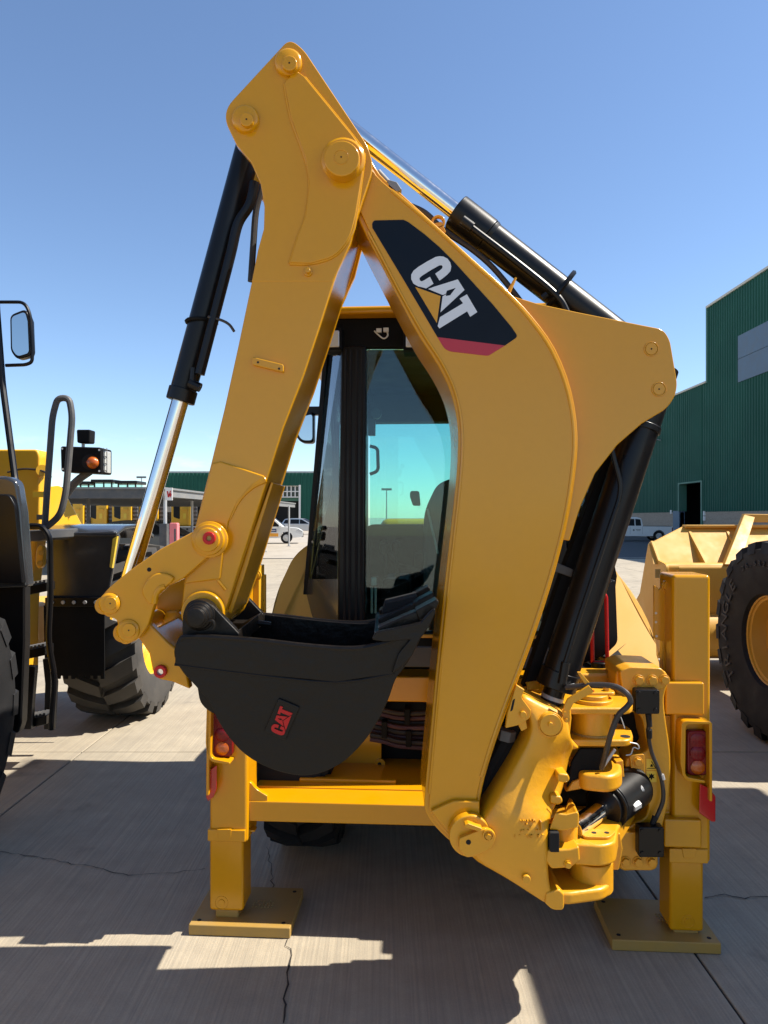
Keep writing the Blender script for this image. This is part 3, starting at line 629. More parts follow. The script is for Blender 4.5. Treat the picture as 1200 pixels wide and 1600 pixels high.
# ---- linkage arms, power link
arm_o = rp([(310,826,10),(250,858),(200,893),(168,920,8),(153,938,12),(160,962,14),(182,968,6),(184,978,6),(178,992,14),(192,1010,14),(216,999,10),(232,975),(242,942),(247,930,4),(262,916),(285,905),(325,870),(338,862),(352,850,10),(352,826,14),(330,818,10)], 6)
for a in (-0.09, 0.33):
    arm = one('link_arm', 'yellow', BH, lambda bm: pr(bm, BF, arm_o, -0.09, a, a + 0.035), 0.006, 3)
    if a < 0:
        for x, y, r in ((172, 943, 17), (201, 985, 18)):
            b_ = one('pin_boss', 'yellow', arm, lambda bm: lathe(bm, BF.pw(x, y, -0.088), -BF.y, [(-.005, r * .00216), (.008, r * .00216), (.014, r * .00175)], 28), 0.002)
            one('pin', 'yellow', b_, lambda bm: disc(bm, BF, x, y, -0.109, -0.09, r * .6), 0.002)
            one('grease_hole', 'dark_void', b_, lambda bm: disc(bm, BF, x, y, -0.110, -0.1, 1.2, 10))
        b_ = one('pin_boss', 'yellow', arm, lambda bm: lathe(bm, BF.pw(328, 843, -0.088), -BF.y, [(-.005, .062), (.008, .062), (.012, .052), (.026, .052), (.028, .04), (.04, .04), (.042, .028)], 32), 0.002)
        one('red_cap', 'red', b_, lambda bm: ring(bm, BF, 326, 841, -0.142, -0.12, 10, 4), 0.003)
        one('pin_core', 'pad_yellow', b_, lambda bm: disc(bm, BF, 326, 841, -0.136, -0.12, 4.5, 12))
        one('hole', 'dark_void', arm, lambda bm: disc(bm, BF, 233, 890, -0.0908, -0.085, 3.4, 14))
        one('cast_pad', 'yellow', arm, lambda bm: pr(bm, BF, [(p.x, p.y) for p in cr([(224,925),(230,908),(245,896),(262,896),(273,904),(262,915),(250,922),(243,940),(234,942)], 4, True)], -.09, -.104, -.085), 0.012, 4)
        one('stop_lug', 'yellow', arm, lambda bm: tube(bm, [BF.pw(x, y, -.1) for x, y in ((258,916),(250,919),(243,930),(241,943))], .01, 8))
one('link_cross_tube', 'yellow', BH, lambda bm: [cyl(bm, BF.pw(172, 943, 0) + BF.y * -0.06, BF.pw(172, 943, 0) + BF.y * .34, .03), cyl(bm, BF.pw(201, 985, 0) + BF.y * -.06, BF.pw(201, 985, 0) + BF.y * .34, .032)])
pl = [(218,1001),(206,992),(214,975),(232,974),(262,1004),(285,1022),(296,1078),(268,1066),(247,1062),(237,1048),(232,1022)]
link = one('bucket_link', 'yellow', BH, lambda bm: pr(bm, BF, pl, -0.05, -0.045, 0.0), 0.008, 3)
one('link_web', 'yellow', link, lambda bm: [pr(bm, BF, [(226,990),(236,984),(290,1030),(286,1046)], -0.05, -0.01, 0.29), pr(bm, BF, pl, -0.05, 0.28, 0.325)], 0.008, 3)
one('red_bush', 'red', link, lambda bm: ring(bm, BF, 249.5, 1050, -0.062, -0.04, 10, 5), 0.003)
one('bush_pin', 'chrome', link, lambda bm: disc(bm, BF, 250, 1050, -0.05, 0.0, 4.8, 16))

# ---- hydraulic cylinders of the arm
def along(a, b, t): return Vector(a) + (Vector(b) - Vector(a)) * t
ly = 0.14
A, Bq, Cq = BF.pw(392, 218, ly), BF.pw(282, 626, ly), BF.pw(184, 968, ly)
bcy = one('bucket_cylinder', 'black', BH, lambda bm: [cyl(bm, A, Bq, .0475, n=32), cyl(bm, along(A, Bq, .955), along(A, Bq, 1.004), .053, n=32)], 0.004)
one('rod', 'chrome', bcy, lambda bm: cyl(bm, along(A, Bq, .98), Cq, .0315, n=32))
one('port_block', 'black', bcy, lambda bm: [tube(bm, [BF.pw(x, y, .06) for x, y in ((398,285),(390,320),(372,350),(360,400),(334,500),(312,585))], .018, 10), cyl(bm, BF.pw(296, 598, .07), BF.pw(313, 606, .07), .017, n=10), cyl(bm, BF.pw(303, 575, .07), BF.pw(300, 606, .07), .012, n=10)])
one('hose', 'hose', bcy, lambda bm: [tube(bm, [BF.pw(x, y, .1) for x, y in ((410,290),(400,330),(396,380),(392,440))], .012, 8), tube(bm, [BF.pw(x, y, .05) for x, y in ((325,495),(345,500),(358,507),(366,518))], .005, 8)])
one('hose_clip', 'black_matte', bcy, lambda bm: tube(bm, [along(A, Bq, .7) + Vector((math.cos(q) * .055, math.sin(q) * .055, 0)) for q in [k * math.pi / 8 for k in range(16)]], .007, 6, 1, True))
A, Bq, Cq = BF.pw(448, 124, ly), BF.pw(712, 331, ly), BF.pw(1022, 572, ly)
scy = one('stick_cylinder', 'black', BH, lambda bm: [cyl(bm, Bq, Cq, .0600, n=36), cyl(bm, Bq, along(Bq, Cq, .16), .066, .066, n=36), cyl(bm, along(Bq, Cq, .16), along(Bq, Cq, .18), .066, .06, 36)], 0.004)
one('rod', 'chrome', scy, lambda bm: cyl(bm, A, along(Bq, Cq, .02), .0315, n=32))
one('oil_pipe', 'black', scy, lambda bm: [tube(bm, [BF.pw(x, y, .065) for x, y in ((726,347),(740,358),(790,396),(842,437),(866,458),(878,472),(886,488))], .0115, 10), cyl(bm, BF.pw(722, 344, .06), BF.pw(738, 356, .06), .019, n=12)])
one('pipe_clamp', 'black', scy, lambda bm: [tube(bm, [along(Bq, Cq, .52) + (Cq - Bq).normalized().orthogonal() * math.cos(q) * .066 + (Cq - Bq).normalized().cross((Cq - Bq).normalized().orthogonal()) * math.sin(q) * .066 for q in [k * math.pi / 10 for k in range(20)]], .010, 6, 1, True), cyl(bm, BF.pw(846, 466, .06), BF.pw(854, 460, .06), .012, n=8)])
A, Bq = BF.pw(1032, 575, ly), BF.pw(872, 1062, ly)
bmc = one('boom_cylinder', 'black', BH, lambda bm: [cyl(bm, A, Bq, .066, n=36), cyl(bm, along(A, Bq, .97), along(A, Bq, 1.025), .074, n=36), cyl(bm, along(A, Bq, .18), along(A, Bq, .2), .072, n=36)], 0.004)
one('rod', 'black', bmc, lambda bm: cyl(bm, along(A, Bq, .99), along(A, Bq, 1.12), .04, n=28))
one('gland_band', 'galvanised', bmc, lambda bm: cyl(bm, along(A, Bq, 1.05), along(A, Bq, 1.062), .0415, n=28))
one('oil_pipe', 'black', bmc, lambda bm: [tube(bm, bent([BF.pw(x, y, .05) for x, y in ((953,690),(970,758),(968,778),(902,975),(876,1060))], .03), .009, 10, 0), cyl(bm, BF.pw(884, 1035, .05), BF.pw(878, 1068, .05), .017, n=10)])
one('bolt_cap', 'galvanised', bmc, lambda bm: cyl(bm, BF.pw(884, 1074, .06), BF.pw(898, 1071, .06), .008, n=10))
lb = one('boom_lock_bar', 'black_matte', BH, lambda bm: pr(bm, BF, [(946,712),(960,706),(838,1068),(817,1074),(880,890)], .2, .2, .26), 0.004)
one('lock_bracket', 'grey_dark', lb, lambda bm: pr(bm, BF, [(868,878),(896,890),(893,902),(864,892)], .19, .19, .24), 0.003)

# ---- digging bucket
side = [(p.x, p.y) for p in cr([(276,1002),(290,992),(340,993),(400,999),(480,1008),(555,1013),(598,1006),(634,992),(652,984),(658,992),(645,1022),(630,1046),(618,1062),(606,1095),(590,1128),(566,1162),(530,1195),(482,1212),(430,1204),(384,1180),(350,1142),(326,1098),(306,1073),(285,1050),(272,1025)], 4, True)]
bk = one('digging_bucket', 'bucket_black', BH, lambda bm: pr(bm, BF, side, -0.15, -0.15, -0.128), 0.005, 3)
one('bucket_side', 'bucket_black', bk, lambda bm: pr(bm, BF, side, -0.15, 0.408, 0.43), 0.005, 3)
low = cr([(280,1000),(283,1040),(306,1068),(328,1096),(352,1140),(386,1176),(432,1198),(482,1206),(528,1190),(562,1158),(586,1124),(602,1090),(614,1058),(634,1036),(650,1008)], 4)
lowp = [(p.x, p.y) for p in low]
inn = inset(lowp + [(470, 900)], 7)[:-1]
inn = [(x + (470 - x) * .022, y + (1040 - y) * .04 if y > 1040 else y) for x, y in lowp]
one('bucket_shell', 'bucket_black', bk, lambda bm: pr(bm, BF, lowp + list(reversed(inn)), -0.15, -0.13, 0.41))
for o_ in (-0.002, .572):
    one('rim_bar', 'bucket_black', bk, lambda bm: tube(bm, [BF.pw(x, y, -0.15) + BF.y * o_ for x, y in ((282,1000),(300,994),(400,1000),(480,1009),(552,1013),(598,1005),(630,993))], .009, 8))
up = [(275,1006),(290,992),(340,993),(400,999),(480,1008),(555,1012),(598,1005),(636,992),(650,988),(640,1030),(614,1052),(525,1065),(400,1053),(274,1037)]
one('side_band', 'bucket_black', bk, lambda bm: pr(bm, BF, up, -0.15, -0.156, -0.148), 0.003)
one('weld_bead', 'bucket_black', bk, lambda bm: tube(bm, [BF.pw(x, y, -0.151) for x, y in ((273,1038),(400,1054),(525,1066),(616,1052))], .005, 8, 3))
cut = [(581,998),(587,986),(636,976),(657,971),(671,955),(679,949),(680,956),(670,978),(657,995),(644,1022),(628,1040),(612,1050),(622,1020),(640,998),(600,1001)]
one('side_cutter', 'bucket_black', bk, lambda bm: pr(bm, BF, cut, -0.15, -0.172, -0.146), 0.004)
tooth = [(594,1000),(590,984),(640,962),(681,946),(684,951),(672,972),(640,1004)]
for a in (-0.11, 0.1, 0.34):
    tt = one('tooth', 'bucket_black', bk, lambda bm: pr(bm, BF, tooth, -0.15, a, a + .075), 0.006)
    one('tooth_tip', 'bucket_black', tt, lambda bm: pr(bm, BF, [(650,956),(684,938),(688,943),(676,968),(655,972)], -0.15, a - .008, a + .083), 0.005)
one('lip_plate', 'bucket_black', bk, lambda bm: pr(bm, BF, [(588,1006),(584,992),(648,986),(656,996),(640,1022)], -0.15, -0.125, 0.405), 0.004)
one('wear_block', 'rubber_dark', bk, lambda bm: pr(bm, BF, [(596,980),(602,962),(660,948),(650,972)], -0.15, 0.18, 0.33), 0.004)
lug = rp([(284,1004),(285,958,10),(294,940,8),(312,935,12),(330,944),(374,990),(374,1006)])
for a in (-0.115, 0.36):
    one('hinge_lug', 'bucket_black', bk, lambda bm: pr(bm, BF, lug, -0.115, a, a + .035), 0.005, 3)
one('hinge_gusset', 'bucket_black', bk, lambda bm: [pr(bm, BF, [(345,1000),(372,985),(374,1004)], -0.115, -0.08, .36), pr(bm, BF, [(283,1000),(374,1000),(374,1010),(283,1010)], -0.115, -0.11, .39)], 0.004)
b_ = one('hinge_pin', 'bucket_black', bk, lambda bm: lathe(bm, BF.pw(313, 961, -0.11), -BF.y, [(-.48, .05), (0, .052), (.012, .052), (.014, .044), (.03, .044), (.034, .036), (.048, .036), (.05, .03), (.062, .03), (.064, .022)], 32), 0.002)
one('lock_ring', 'bucket_black', b_, lambda bm: tube(bm, [BF.pw(x, y, -.15) for x, y in ((322,972),(332,970),(335,978),(332,984))], .005, 8))
one('keeper_bolt', 'bucket_black', bk, lambda bm: cyl(bm, BF.pw(392, 972, .25), BF.pw(424, 976, .25), .013, .010, 12), 0.002)
one('hinge_ear', 'bucket_black', bk, lambda bm: [pr(bm, BF, [(p.x, p.y) for p in cr([(286,1048),(330,1060),(345,1110),(338,1128),(318,1124),(302,1108),(296,1080)], 4, True)], -0.15, -.06 + o, -.03 + o) for o in (0, .34)], 0.004)
# cast badge with the logo
badge = rp([(436,1090,3),(469,1104,3),(446,1156,3),(413,1142,3)])
bd = one('badge', 'bucket_black', bk, lambda bm: pr(bm, BF, badge, -0.15, -0.159, -0.148), 0.003)
def aff(pts):
    s0, s1, s2 = Vector((643.9, 446.7)), Vector((685.6, 514.4)), Vector((745.6, 488))
    t0, t1, t2 = Vector((447.0, 1143.3)), Vector((457.6, 1114.1)), Vector((438.1, 1102.7))
    m1 = Matrix(((s1.x - s0.x, s2.x - s0.x), (s1.y - s0.y, s2.y - s0.y))).inverted(); out = []
    for x, y in pts:
        k = m1 @ Vector((x - s0.x, y - s0.y)); q = t0 + (t1 - t0) * k.x + (t2 - t0) * k.y; out.append((q.x, q.y))
    return out
for s in (cC, cA, cT, cR):
    one('logo_letter', 'red', bd, lambda bm: pr(bm, BF, aff(s), -0.159, -0.1625, -0.158), smooth=False)

# ---- swing casting
rows = [
 [(812,1088,.0),(822,1086,0),(840,1097,0),(860,1107,0),(885,1112,.02)],
 [(822,1110,-.01),(832,1115,-.02),(848,1125,-.02),(868,1130,-.01),(890,1135,.02)],
 [(832,1130,-.01),(842,1140,-.03),(858,1150,-.03),(875,1155,-.01),(893,1158,.02)],
 [(826,1158,-.02),(838,1168,-.03),(858,1172,-.02),(880,1170,.02),(899,1166,.08)],
 [(815,1180,-.03),(830,1190,-.025),(855,1191,.0),(876,1188,.045),(889,1184,.10)],
 [(797,1212,-.04),(818,1218,-.045),(845,1220,-.015),(868,1218,.03),(884,1215,.085)],
 [(778,1245,-.05),(800,1247,-.06),(830,1248,-.045),(856,1248,-.01),(877,1246,.04)],
 [(762,1270,-.055),(790,1272,-.075),(820,1274,-.075),(845,1274,-.06),(860,1274,-.04)],
 [(745,1292,-.055),(782,1300,-.075),(815,1305,-.08),(840,1305,-.078),(857,1305,-.075)],
 [(720,1336,-.055),(774,1336,-.075),(810,1338,-.08),(838,1340,-.078),(857,1342,-.075)],
 [(772,1362,-.055),(796,1366,-.07),(820,1369,-.075),(842,1372,-.075),(858,1374,-.07)],
 [(812,1386,-.055),(826,1391,-.065),(840,1395,-.07),(852,1398,-.07),(862,1400,-.07)],
 [(856,1414,-.05),(862,1417,-.06),(870,1418,-.06),(880,1418,-.06),(888,1416,-.05)]]
bm = nb(); G = [[bm.verts.new(BF.pw(x, y, l)) for x, y, l in r] for r in rows]
H = [[bm.verts.new(BF.pw(x, y, l) + BF.y * (0.3 - l)) for x, y, l in r] for r in rows]
nr, nc = len(rows), 5
for i in range(nr - 1):
    for j in range(nc - 1):
        bm.faces.new((G[i][j], G[i][j + 1], G[i + 1][j + 1], G[i + 1][j])); bm.faces.new((H[i][j], H[i + 1][j], H[i + 1][j + 1], H[i][j + 1]))
loop = [(0, j) for j in range(nc)] + [(i, nc - 1) for i in range(1, nr)] + [(nr - 1, j) for j in range(nc - 2, -1, -1)] + [(i, 0) for i in range(nr - 2, 0, -1)]
for k in range(len(loop)):
    a, b = loop[k], loop[(k + 1) % len(loop)]
    bm.faces.new((G[a[0]][a[1]], H[a[0]][a[1]], H[b[0]][b[1]], G[b[0]][b[1]]))
cr_l = bm.edges.layers.float.new('crease_edge')
for k in range(len(loop)):
    a, b = loop[k], loop[(k + 1) % len(loop)]
    e = bm.edges.get((G[a[0]][a[1]], G[b[0]][b[1]])); e[cr_l] = 0.55
cast = part('swing_casting', bm, 'casting_yellow', BH)
cast.data.set_sharp_from_angle(angle=R(180))
s_ = cast.modifiers.new('subsurf', 'SUBSURF'); s_.levels = 2; s_.render_levels = 2
def lugplate(bm, fr, pts, z0, z1):                  # plan outline (local x, y) as a horizontal plate
    poly(bm, [fr.w(x, y, z0) for x, y in pts], Vector((0, 0, z1 - z0)))
def zof(py, ly): return CH - (py - HZ) * (2.5 + ly) / FP
def xof(px, ly): return (px - 600) * (2.5 + ly) / FP
def lug_out(x0, x1, y0, y1, r=.07): return rp([(x0, y0), (x1 - .02, y0, r), (x1, (y0 + y1) / 2, r), (x1 - .02, y1, r), (x0, y1)], 6)
LF = 0.11
zt, zb = zof(1106, LF), zof(1117, LF); zu1, zu0 = zof(1156, LF), zof(1167, LF)
ky = 0.21; kx = xof(925, ky)                           # king pin
up_l = rp([(xof(880,LF), LF), (xof(985,LF), LF, .03), (xof(997,LF), LF + .05, .04), (xof(985,.27), .27, .06), (xof(960,.36), .34, .05), (xof(870,.36), .34)], 6)
one('upper_lug', 'casting_yellow', cast, lambda bm: lugplate(bm, BF, up_l, zb, zt), 0.008, 3)
one('upper_lug', 'casting_yellow', cast, lambda bm: lugplate(bm, BF, up_l, zu0, zu1), 0.008, 3)
one('lug_neck', 'casting_yellow', cast, lambda bm: [pr(bm, BF, [(860,1104),(890,1104),(892,1120),(889,1150),(896,1158),(905,1168),(880,1172),(850,1150)], LF, LF - .02, .32)], 0.012, 3)
one('lug_hole', 'dark_void', cast, lambda bm: cyl(bm, BF.w(xof(977,.15), .15, zu1 - .01), BF.w(xof(977,.15), .15, zu1 + .0012), .018, n=18))
one('pin_cap', 'casting_yellow', cast, lambda bm: [cyl(bm, BF.w(kx, ky, zt - .005), BF.w(kx, ky, zt + .014), .078, n=36), cyl(bm, BF.w(kx, ky, zt + .01), BF.w(kx, ky, zt + .03), .062, n=36)], 0.005)
one('keeper_plate', 'casting_yellow', cast, lambda bm: lugplate(bm, BF, rp([(kx - .05, ky - .04, .03), (kx + .08, ky - .035, .02), (kx + .085, ky + .02, .02), (kx - .03, ky + .045, .03)]), zt + .028, zt + .04), 0.003)
one('keeper_bolt', 'casting_yellow', cast, lambda bm: cyl(bm, BF.w(kx + .055, ky - .005, zt + .038), BF.w(kx + .055, ky - .005, zt + .054), .014, n=6), 0.002)
one('red_plug', 'red', cast, lambda bm: cyl(bm, BF.w(kx - .012, ky - .015, zt + .038), BF.w(kx - .012, ky - .015, zt + .043), .016, n=16))
kb = one('king_post_bearing', 'casting_yellow', BH, lambda bm: [cyl(bm, BF.w(kx, ky, zu1 - .002), BF.w(kx, ky, zb + .002), .080, n=40)], 0.006)
one('washer', 'pad_yellow', kb, lambda bm: cyl(bm, BF.w(kx, ky, zu1), BF.w(kx, ky, zu1 + .007), .084, n=40))
rb = one('round_boss', 'casting_yellow', cast, lambda bm: [disc(bm, BF, 861, 1133, -0.045, 0.0, 17, 32), ring(bm, BF, 861, 1133, -0.034, -0.02, 19.5, 17.4)], 0.003)
one('boss_bolt', 'casting_yellow', rb, lambda bm: disc(bm, BF, 861, 1133, -0.058, -0.04, 4, 6), 0.001)
one('hose_bracket', 'casting_yellow', cast, lambda bm: [pr(bm, BF, [(877,1116),(880,1100),(885,1090),(918,1069),(926,1079),(894,1097),(888,1108),(888,1126),(880,1126)], -.0, -.02, -.008), pr(bm, BF, [(902,1050),(907,1050),(926,1072),(920,1078)], 0, .0, .01)], 0.002)
one('bracket_bolt', 'casting_yellow', cast, lambda bm: [hexbolt(bm, BF, 882, 1114, -.02, 3, .008), hexbolt(bm, BF, 885, 1125, -.02, 3, .008)])
for x, y in ((880, 1213), (869, 1247)):
    one('stop_nub', 'casting_yellow', cast, lambda bm: pr(bm, BF, rp([(x-10,y-8,4),(x+6,y-6,4),(x+9,y+3,4),(x+2,y+8,4),(x-11,y+5,4)]), 0, -0.02, .12), 0.009, 3)
# foot pin with its keeper
one('foot_boss', 'casting_yellow', cast, lambda bm: [disc(bm, BF, 735, 1307, -0.066, -0.03, 33, 40)], 0.006, 3)
kp = one('foot_keeper', 'casting_yellow', cast, lambda bm: pr(bm, BF, rp([(717,1306,3),(757,1290,10),(775,1298,14),(768,1322,12),(728,1337,6),(716,1322,6)]), -0.066, -0.086, -0.06), 0.003)
one('keeper_bolt', 'casting_yellow', kp, lambda bm: [hexbolt(bm, BF, 763, 1306, -.086, 4.5, .012), ring(bm, BF, 763, 1306, -.092, -.08, 9, 7)])
one('pin_hole', 'dark_void', kp, lambda bm: disc(bm, BF, 732, 1316, -0.0868, -0.08, 4, 16))
one('keeper_lip', 'casting_yellow', cast, lambda bm: pr(bm, BF, [(725,1283),(730,1281),(752,1289),(748,1294),(725,1287)], -.066, -.095, -.05), 0.002)
one('round_nub', 'casting_yellow', cast, lambda bm: disc(bm, BF, 823, 1375, -.092, -.05, 6.5, 18), 0.003)
random.seed(3)
def marks(bm):
    for (x0, x1, y, h) in ((813, 842, 1284, 4), (822, 832, 1289, 3), (822, 831, 1293, 3.5), (814, 843, 1299, 4), (804, 851, 1307, 5)):
        x = x0
        while x < x1:
            w_ = random.uniform(1.6, 3.0)
            if random.random() < .75:
                k = random.choice((0, 1, 2))
                if k != 1: pr(bm, BF, [(x, y - h / 2), (x + .9, y - h / 2), (x + .9, y + h / 2), (x, y + h / 2)], -.08, -.0818, -.06)
                if k != 0: pr(bm, BF, [(x, y - h / 2), (x + w_, y - h / 2), (x + w_, y - h / 2 + 1), (x, y - h / 2 + 1)], -.08, -.0816, -.06)
            x += w_ + 1.1
    pr(bm, BF, [(845,1284), (846.2,1284), (847,1299), (846,1299)], -.08, -.0815, -.06)
one('casting_marks', 'casting_yellow', cast, marks, smooth=False)
# lower clevis, lower ears
one('clevis_lug', 'casting_yellow', cast, lambda bm: [poly2(bm, [BF.pw(x, y, -.06) for x, y in ((868,1270),(885,1272),(902,1268),(905,1272),(904,1293),(880,1298),(858,1296))], [BF.pw(x, y, .16) for x, y in ((872,1262),(884,1258),(890,1245),(896,1252),(900,1278),(880,1290),(860,1290))])], 0.008, 3)
one('rod_eye', 'casting_yellow', cast, lambda bm: cyl(bm, BF.w(xof(883,0), .03, zof(1325, -.03)), BF.w(xof(883,0), .03, zof(1296, -.03)), .052, n=30), 0.006)
one('pocket', 'dark_void', cast, lambda bm: pr(bm, BF, rp([(857,1298,4),(872,1298),(872,1328),(857,1328,4)]), -.06, -.078, .0), 0.002)
one('clevis_lug', 'casting_yellow', cast, lambda bm: pr(bm, BF, [(855,1328),(890,1326),(905,1322),(907,1345),(892,1356),(862,1358),(852,1345)], -.07, -.072, .15), 0.008, 3)
one('clevis_bolt', 'casting_yellow', cast, lambda bm: [hexbolt(bm, BF, 887, 1350, -.072, 5, .014)])
lo_z = zof(1400, -.05)
low_l = rp([(xof(856,-.06), -.06), (xof(890,-.06), -.065, .01), (xof(945,-.03), -.035, .03), (xof(962,0), .03, .04), (xof(958,.1), .14, .06), (xof(930,.2), .22, .05), (xof(850,.2), .22)], 6)
one('lower_lug', 'casting_yellow', cast, lambda bm: lugplate(bm, BF, low_l, zof(1414, -.06), zof(1394, -.06)), 0.012, 3)
one('lug_corner', 'casting_yellow', cast, lambda bm: pr(bm, BF, rp([(852,1392,4),(872,1386,4),(880,1394,3),(880,1419,6),(862,1419,6),(850,1408,3)]), -.06, -.075, .1), 0.006)
lbz0, lbz1 = zof(1396, -.0), zof(1352, -.0)
one('lower_bearing', 'casting_yellow', BH, lambda bm: [cyl(bm, BF.w(xof(925,.05), .06, lbz0 - .01), BF.w(xof(925,.05), .06, lbz1), .076, n=40)], 0.006)
le = rp([(xof(893,-.04), -.03, .02), (xof(940,-.04), -.045, .03), (xof(962,-.02), -.02, .04), (xof(966,.1), .1, .03), (xof(1000,.3), .35), (xof(930,.3), .35), (xof(893,.1), .1)], 6)
lear = one('lower_ear', 'casting_yellow', BH, lambda bm: lugplate(bm, BF, le, zof(1352, -.03), zof(1318, -.03)), 0.010, 3)
one('keeper_plate', 'casting_yellow', lear, lambda bm: lugplate(bm, BF, rp([(xof(908,0), .0, .03), (xof(952,0), -.005, .02), (xof(962,.06), .05, .02), (xof(915,.06), .07, .03)]), zof(1318, -.03), zof(1318, -.03) + .011), 0.003)
one('keeper_hole', 'dark_void', lear, lambda bm: [cyl(bm, BF.w(xof(q,.03), .03, zof(1318, -.03)), BF.w(xof(q,.03), .03, zof(1318, -.03) + .0118), .009, n=14) for q in (928, 948)])
one('ear_rib', 'casting_yellow', lear, lambda bm: pr(bm, BF, [(955,1302),(968,1300),(972,1325),(966,1358),(957,1358)], .1, .09, .2), 0.005)
# swing cylinder
A, Bq = BF.pw(896, 1296, .03), BF.pw(950, 1256, .2)
sw = one('swing_cylinder', 'black', BH, lambda bm: [cyl(bm, Bq, Bq + (Bq - A).normalized() * .2, .085, n=32), cyl(bm, along(A, Bq, .86), along(A, Bq, 1.02), .072, n=32), cyl(bm, along(A, Bq, .93), along(A, Bq, .97), .088, n=32)], 0.004)
one('rod', 'chrome', sw, lambda bm: cyl(bm, A, Bq, .036, n=28))
one('trunnion', 'black', sw, lambda bm: cyl(bm, BF.pw(952, 1230, .24), BF.pw(952, 1298, .24), .06, n=24), 0.006)
one('hose_elbow', 'grey_dark', sw, lambda bm: [tube(bm, [BF.pw(x, y, .24) for x, y in ((972,1265),(976,1252),(988,1242),(1000,1233))], .014, 10), cyl(bm, BF.pw(974, 1262, .22), BF.pw(992, 1258, .2), .018, n=8), cyl(bm, BF.pw(968, 1262, .22), BF.pw(978, 1280, .22), .012, n=8)], 0.002)
one('steel_fitting', 'galvanised', sw, lambda bm: [cyl(bm, BF.pw(992, 1239, .23), BF.pw(1003, 1231, .24), .015, n=10), cyl(bm, BF.pw(988, 1262, .17), BF.pw(998, 1256, .19), .016, n=6)], 0.001)
# frame ear in the middle and dark sleeve
me_ = rp([(xof(895,.2), .1, .03), (xof(950,.1), .07, .05), (xof(973,.12), .12, .04), (xof(975,.35), .42), (xof(890,.35), .42)], 6)
ear2 = one('middle_ear', 'casting_yellow', BH, lambda bm: lugplate(bm, BF, me_, zof(1236, .1), zof(1208, .1)), 0.016, 4)
one('ear_wing', 'casting_yellow', ear2, lambda bm: pr(bm, BF, [(884,1238),(895,1222),(930,1208),(925,1230),(905,1234)], .12, .12, .2), 0.006)
one('ear_cleat', 'casting_yellow', ear2, lambda bm: pr(bm, BF, [(962,1190),(974,1188),(976,1215),(964,1212)], .2, .2, .25), 0.004)
one('sleeve', 'black_matte', BH, lambda bm: poly2(bm, [BF.pw(x, y, .13) for x, y in ((884,1235),(892,1190),(905,1168),(945,1168),(938,1205),(915,1222))], [BF.pw(x, y, .28) for x, y in ((884,1235),(892,1190),(905,1168),(945,1168),(938,1205),(915,1222))]), 0.01)
one('grease_tube', 'galvanised', BH, lambda bm: cyl(bm, BF.pw(941, 1200, .1), BF.pw(961, 1171, .1), .0055, n=10))
one('control_hose', 'hose', BH, lambda bm: tube(bm, [BF.pw(x, y, l) for x, y, l in ((884,1074,.05),(905,1072,.02),(935,1070,-.02),(962,1073,-.06),(979,1083,-.09),(985,1095,-.09),(980,1104,-.09),(966,1118,-.08),(955,1145,-.07),(947,1175,-.03),(940,1200,.06))], .0095, 10))
one('lock_wire', 'galvanised', BH, lambda bm: [tube(bm, [BF.pw(x, y, .02) for x, y in ((984,1160),(996,1163),(998,1170),(990,1168),(986,1178),(978,1180))], .0022, 6), tube(bm, [BF.pw(x, y, -.02) for x, y in ((968,1116),(972,1126),(976,1138))], .0018, 6)])
one('dark_hoses', 'rubber_dark', BH, lambda bm: [tube(bm, [BF.pw(x + o, y, .12 + .02 * k) for x, y in ((832,1120),(812,1165),(790,1205),(768,1250),(755,1280))], .03, 8) for k, o in enumerate((-24, -10, 4))])
one('hose_nut', 'grey_dark', BH, lambda bm: cyl(bm, BF.pw(792, 1140, .08), BF.pw(789, 1156, .08), .035, n=6), 0.002)
lk = rp([(807,1070),(820,1078),(815,1090,4),(830,1110),(829,1122,8),(812,1133,6),(790,1138),(793,1115)])
bl = one('lock_plate', 'casting_yellow', BH, lambda bm: pr(bm, BF, lk, -.02, -.02, .0), 0.003)
one('lock_bolt', 'casting_yellow', bl, lambda bm: [disc(bm, BF, 818, 1117, -.035, -.02, 5, 16), pr(bm, BF, [(808,1128),(822,1126),(824,1138),(815,1143)], -.01, -.01, .03)], 0.002)
one('plate_slot', 'dark_void', bl, lambda bm: pr(bm, BF, rp([(801,1094,2),(805,1091,2),(801,1110,2),(797,1112,2)]), -.02, -.0208, -.015))
one('spring', 'casting_yellow', BH, lambda bm: tube(bm, [BF.pw(822 + 20 * k / 60 , 1073 - 3 * k / 60, .2) + Vector((0, math.cos(k * .9) * .016, math.sin(k * .9) * .016)) for k in range(61)], .004, 6, 1))

# ---- rear frame, in the machine's own axes
def mbx(name, mat, parent, a, b, c, d, l0, l1, bevel=.004, seg=2): return one(name, mat, parent, lambda bm: pbox(bm, MF, a, b, c, d, l0, l1), bevel, seg)
fr_ = one('rear_frame', 'yellow', BH, lambda bm: pbox(bm, MF, 337, 1250, 1048, 1301, -0.05, 0.12), 0.006)
zdk = MF.px(500, 1250, -.05)[1]
xa, xb = MF.px(390, 1250, 0)[0], MF.px(1040, 1250, 0)[0]
one('deck', 'yellow', fr_, lambda bm: fbox(bm, MF, xa, xb, .1, .5, zdk - .02, zdk - .004), 0.004)
one('deck_rib', 'yellow', fr_, lambda bm: fbox(bm, MF, MF.px(470,1240,.2)[0], MF.px(620,1240,.2)[0], .16, .19, zdk - .006, zdk + .012), 0.006)
one('gusset', 'yellow', fr_, lambda bm: pprism(bm, MF, rp([(366,1252),(366,1222,4),(390,1220,8),(400,1233,6),(418,1244,2),(418,1253)]), -0.045, -0.02), 0.003)
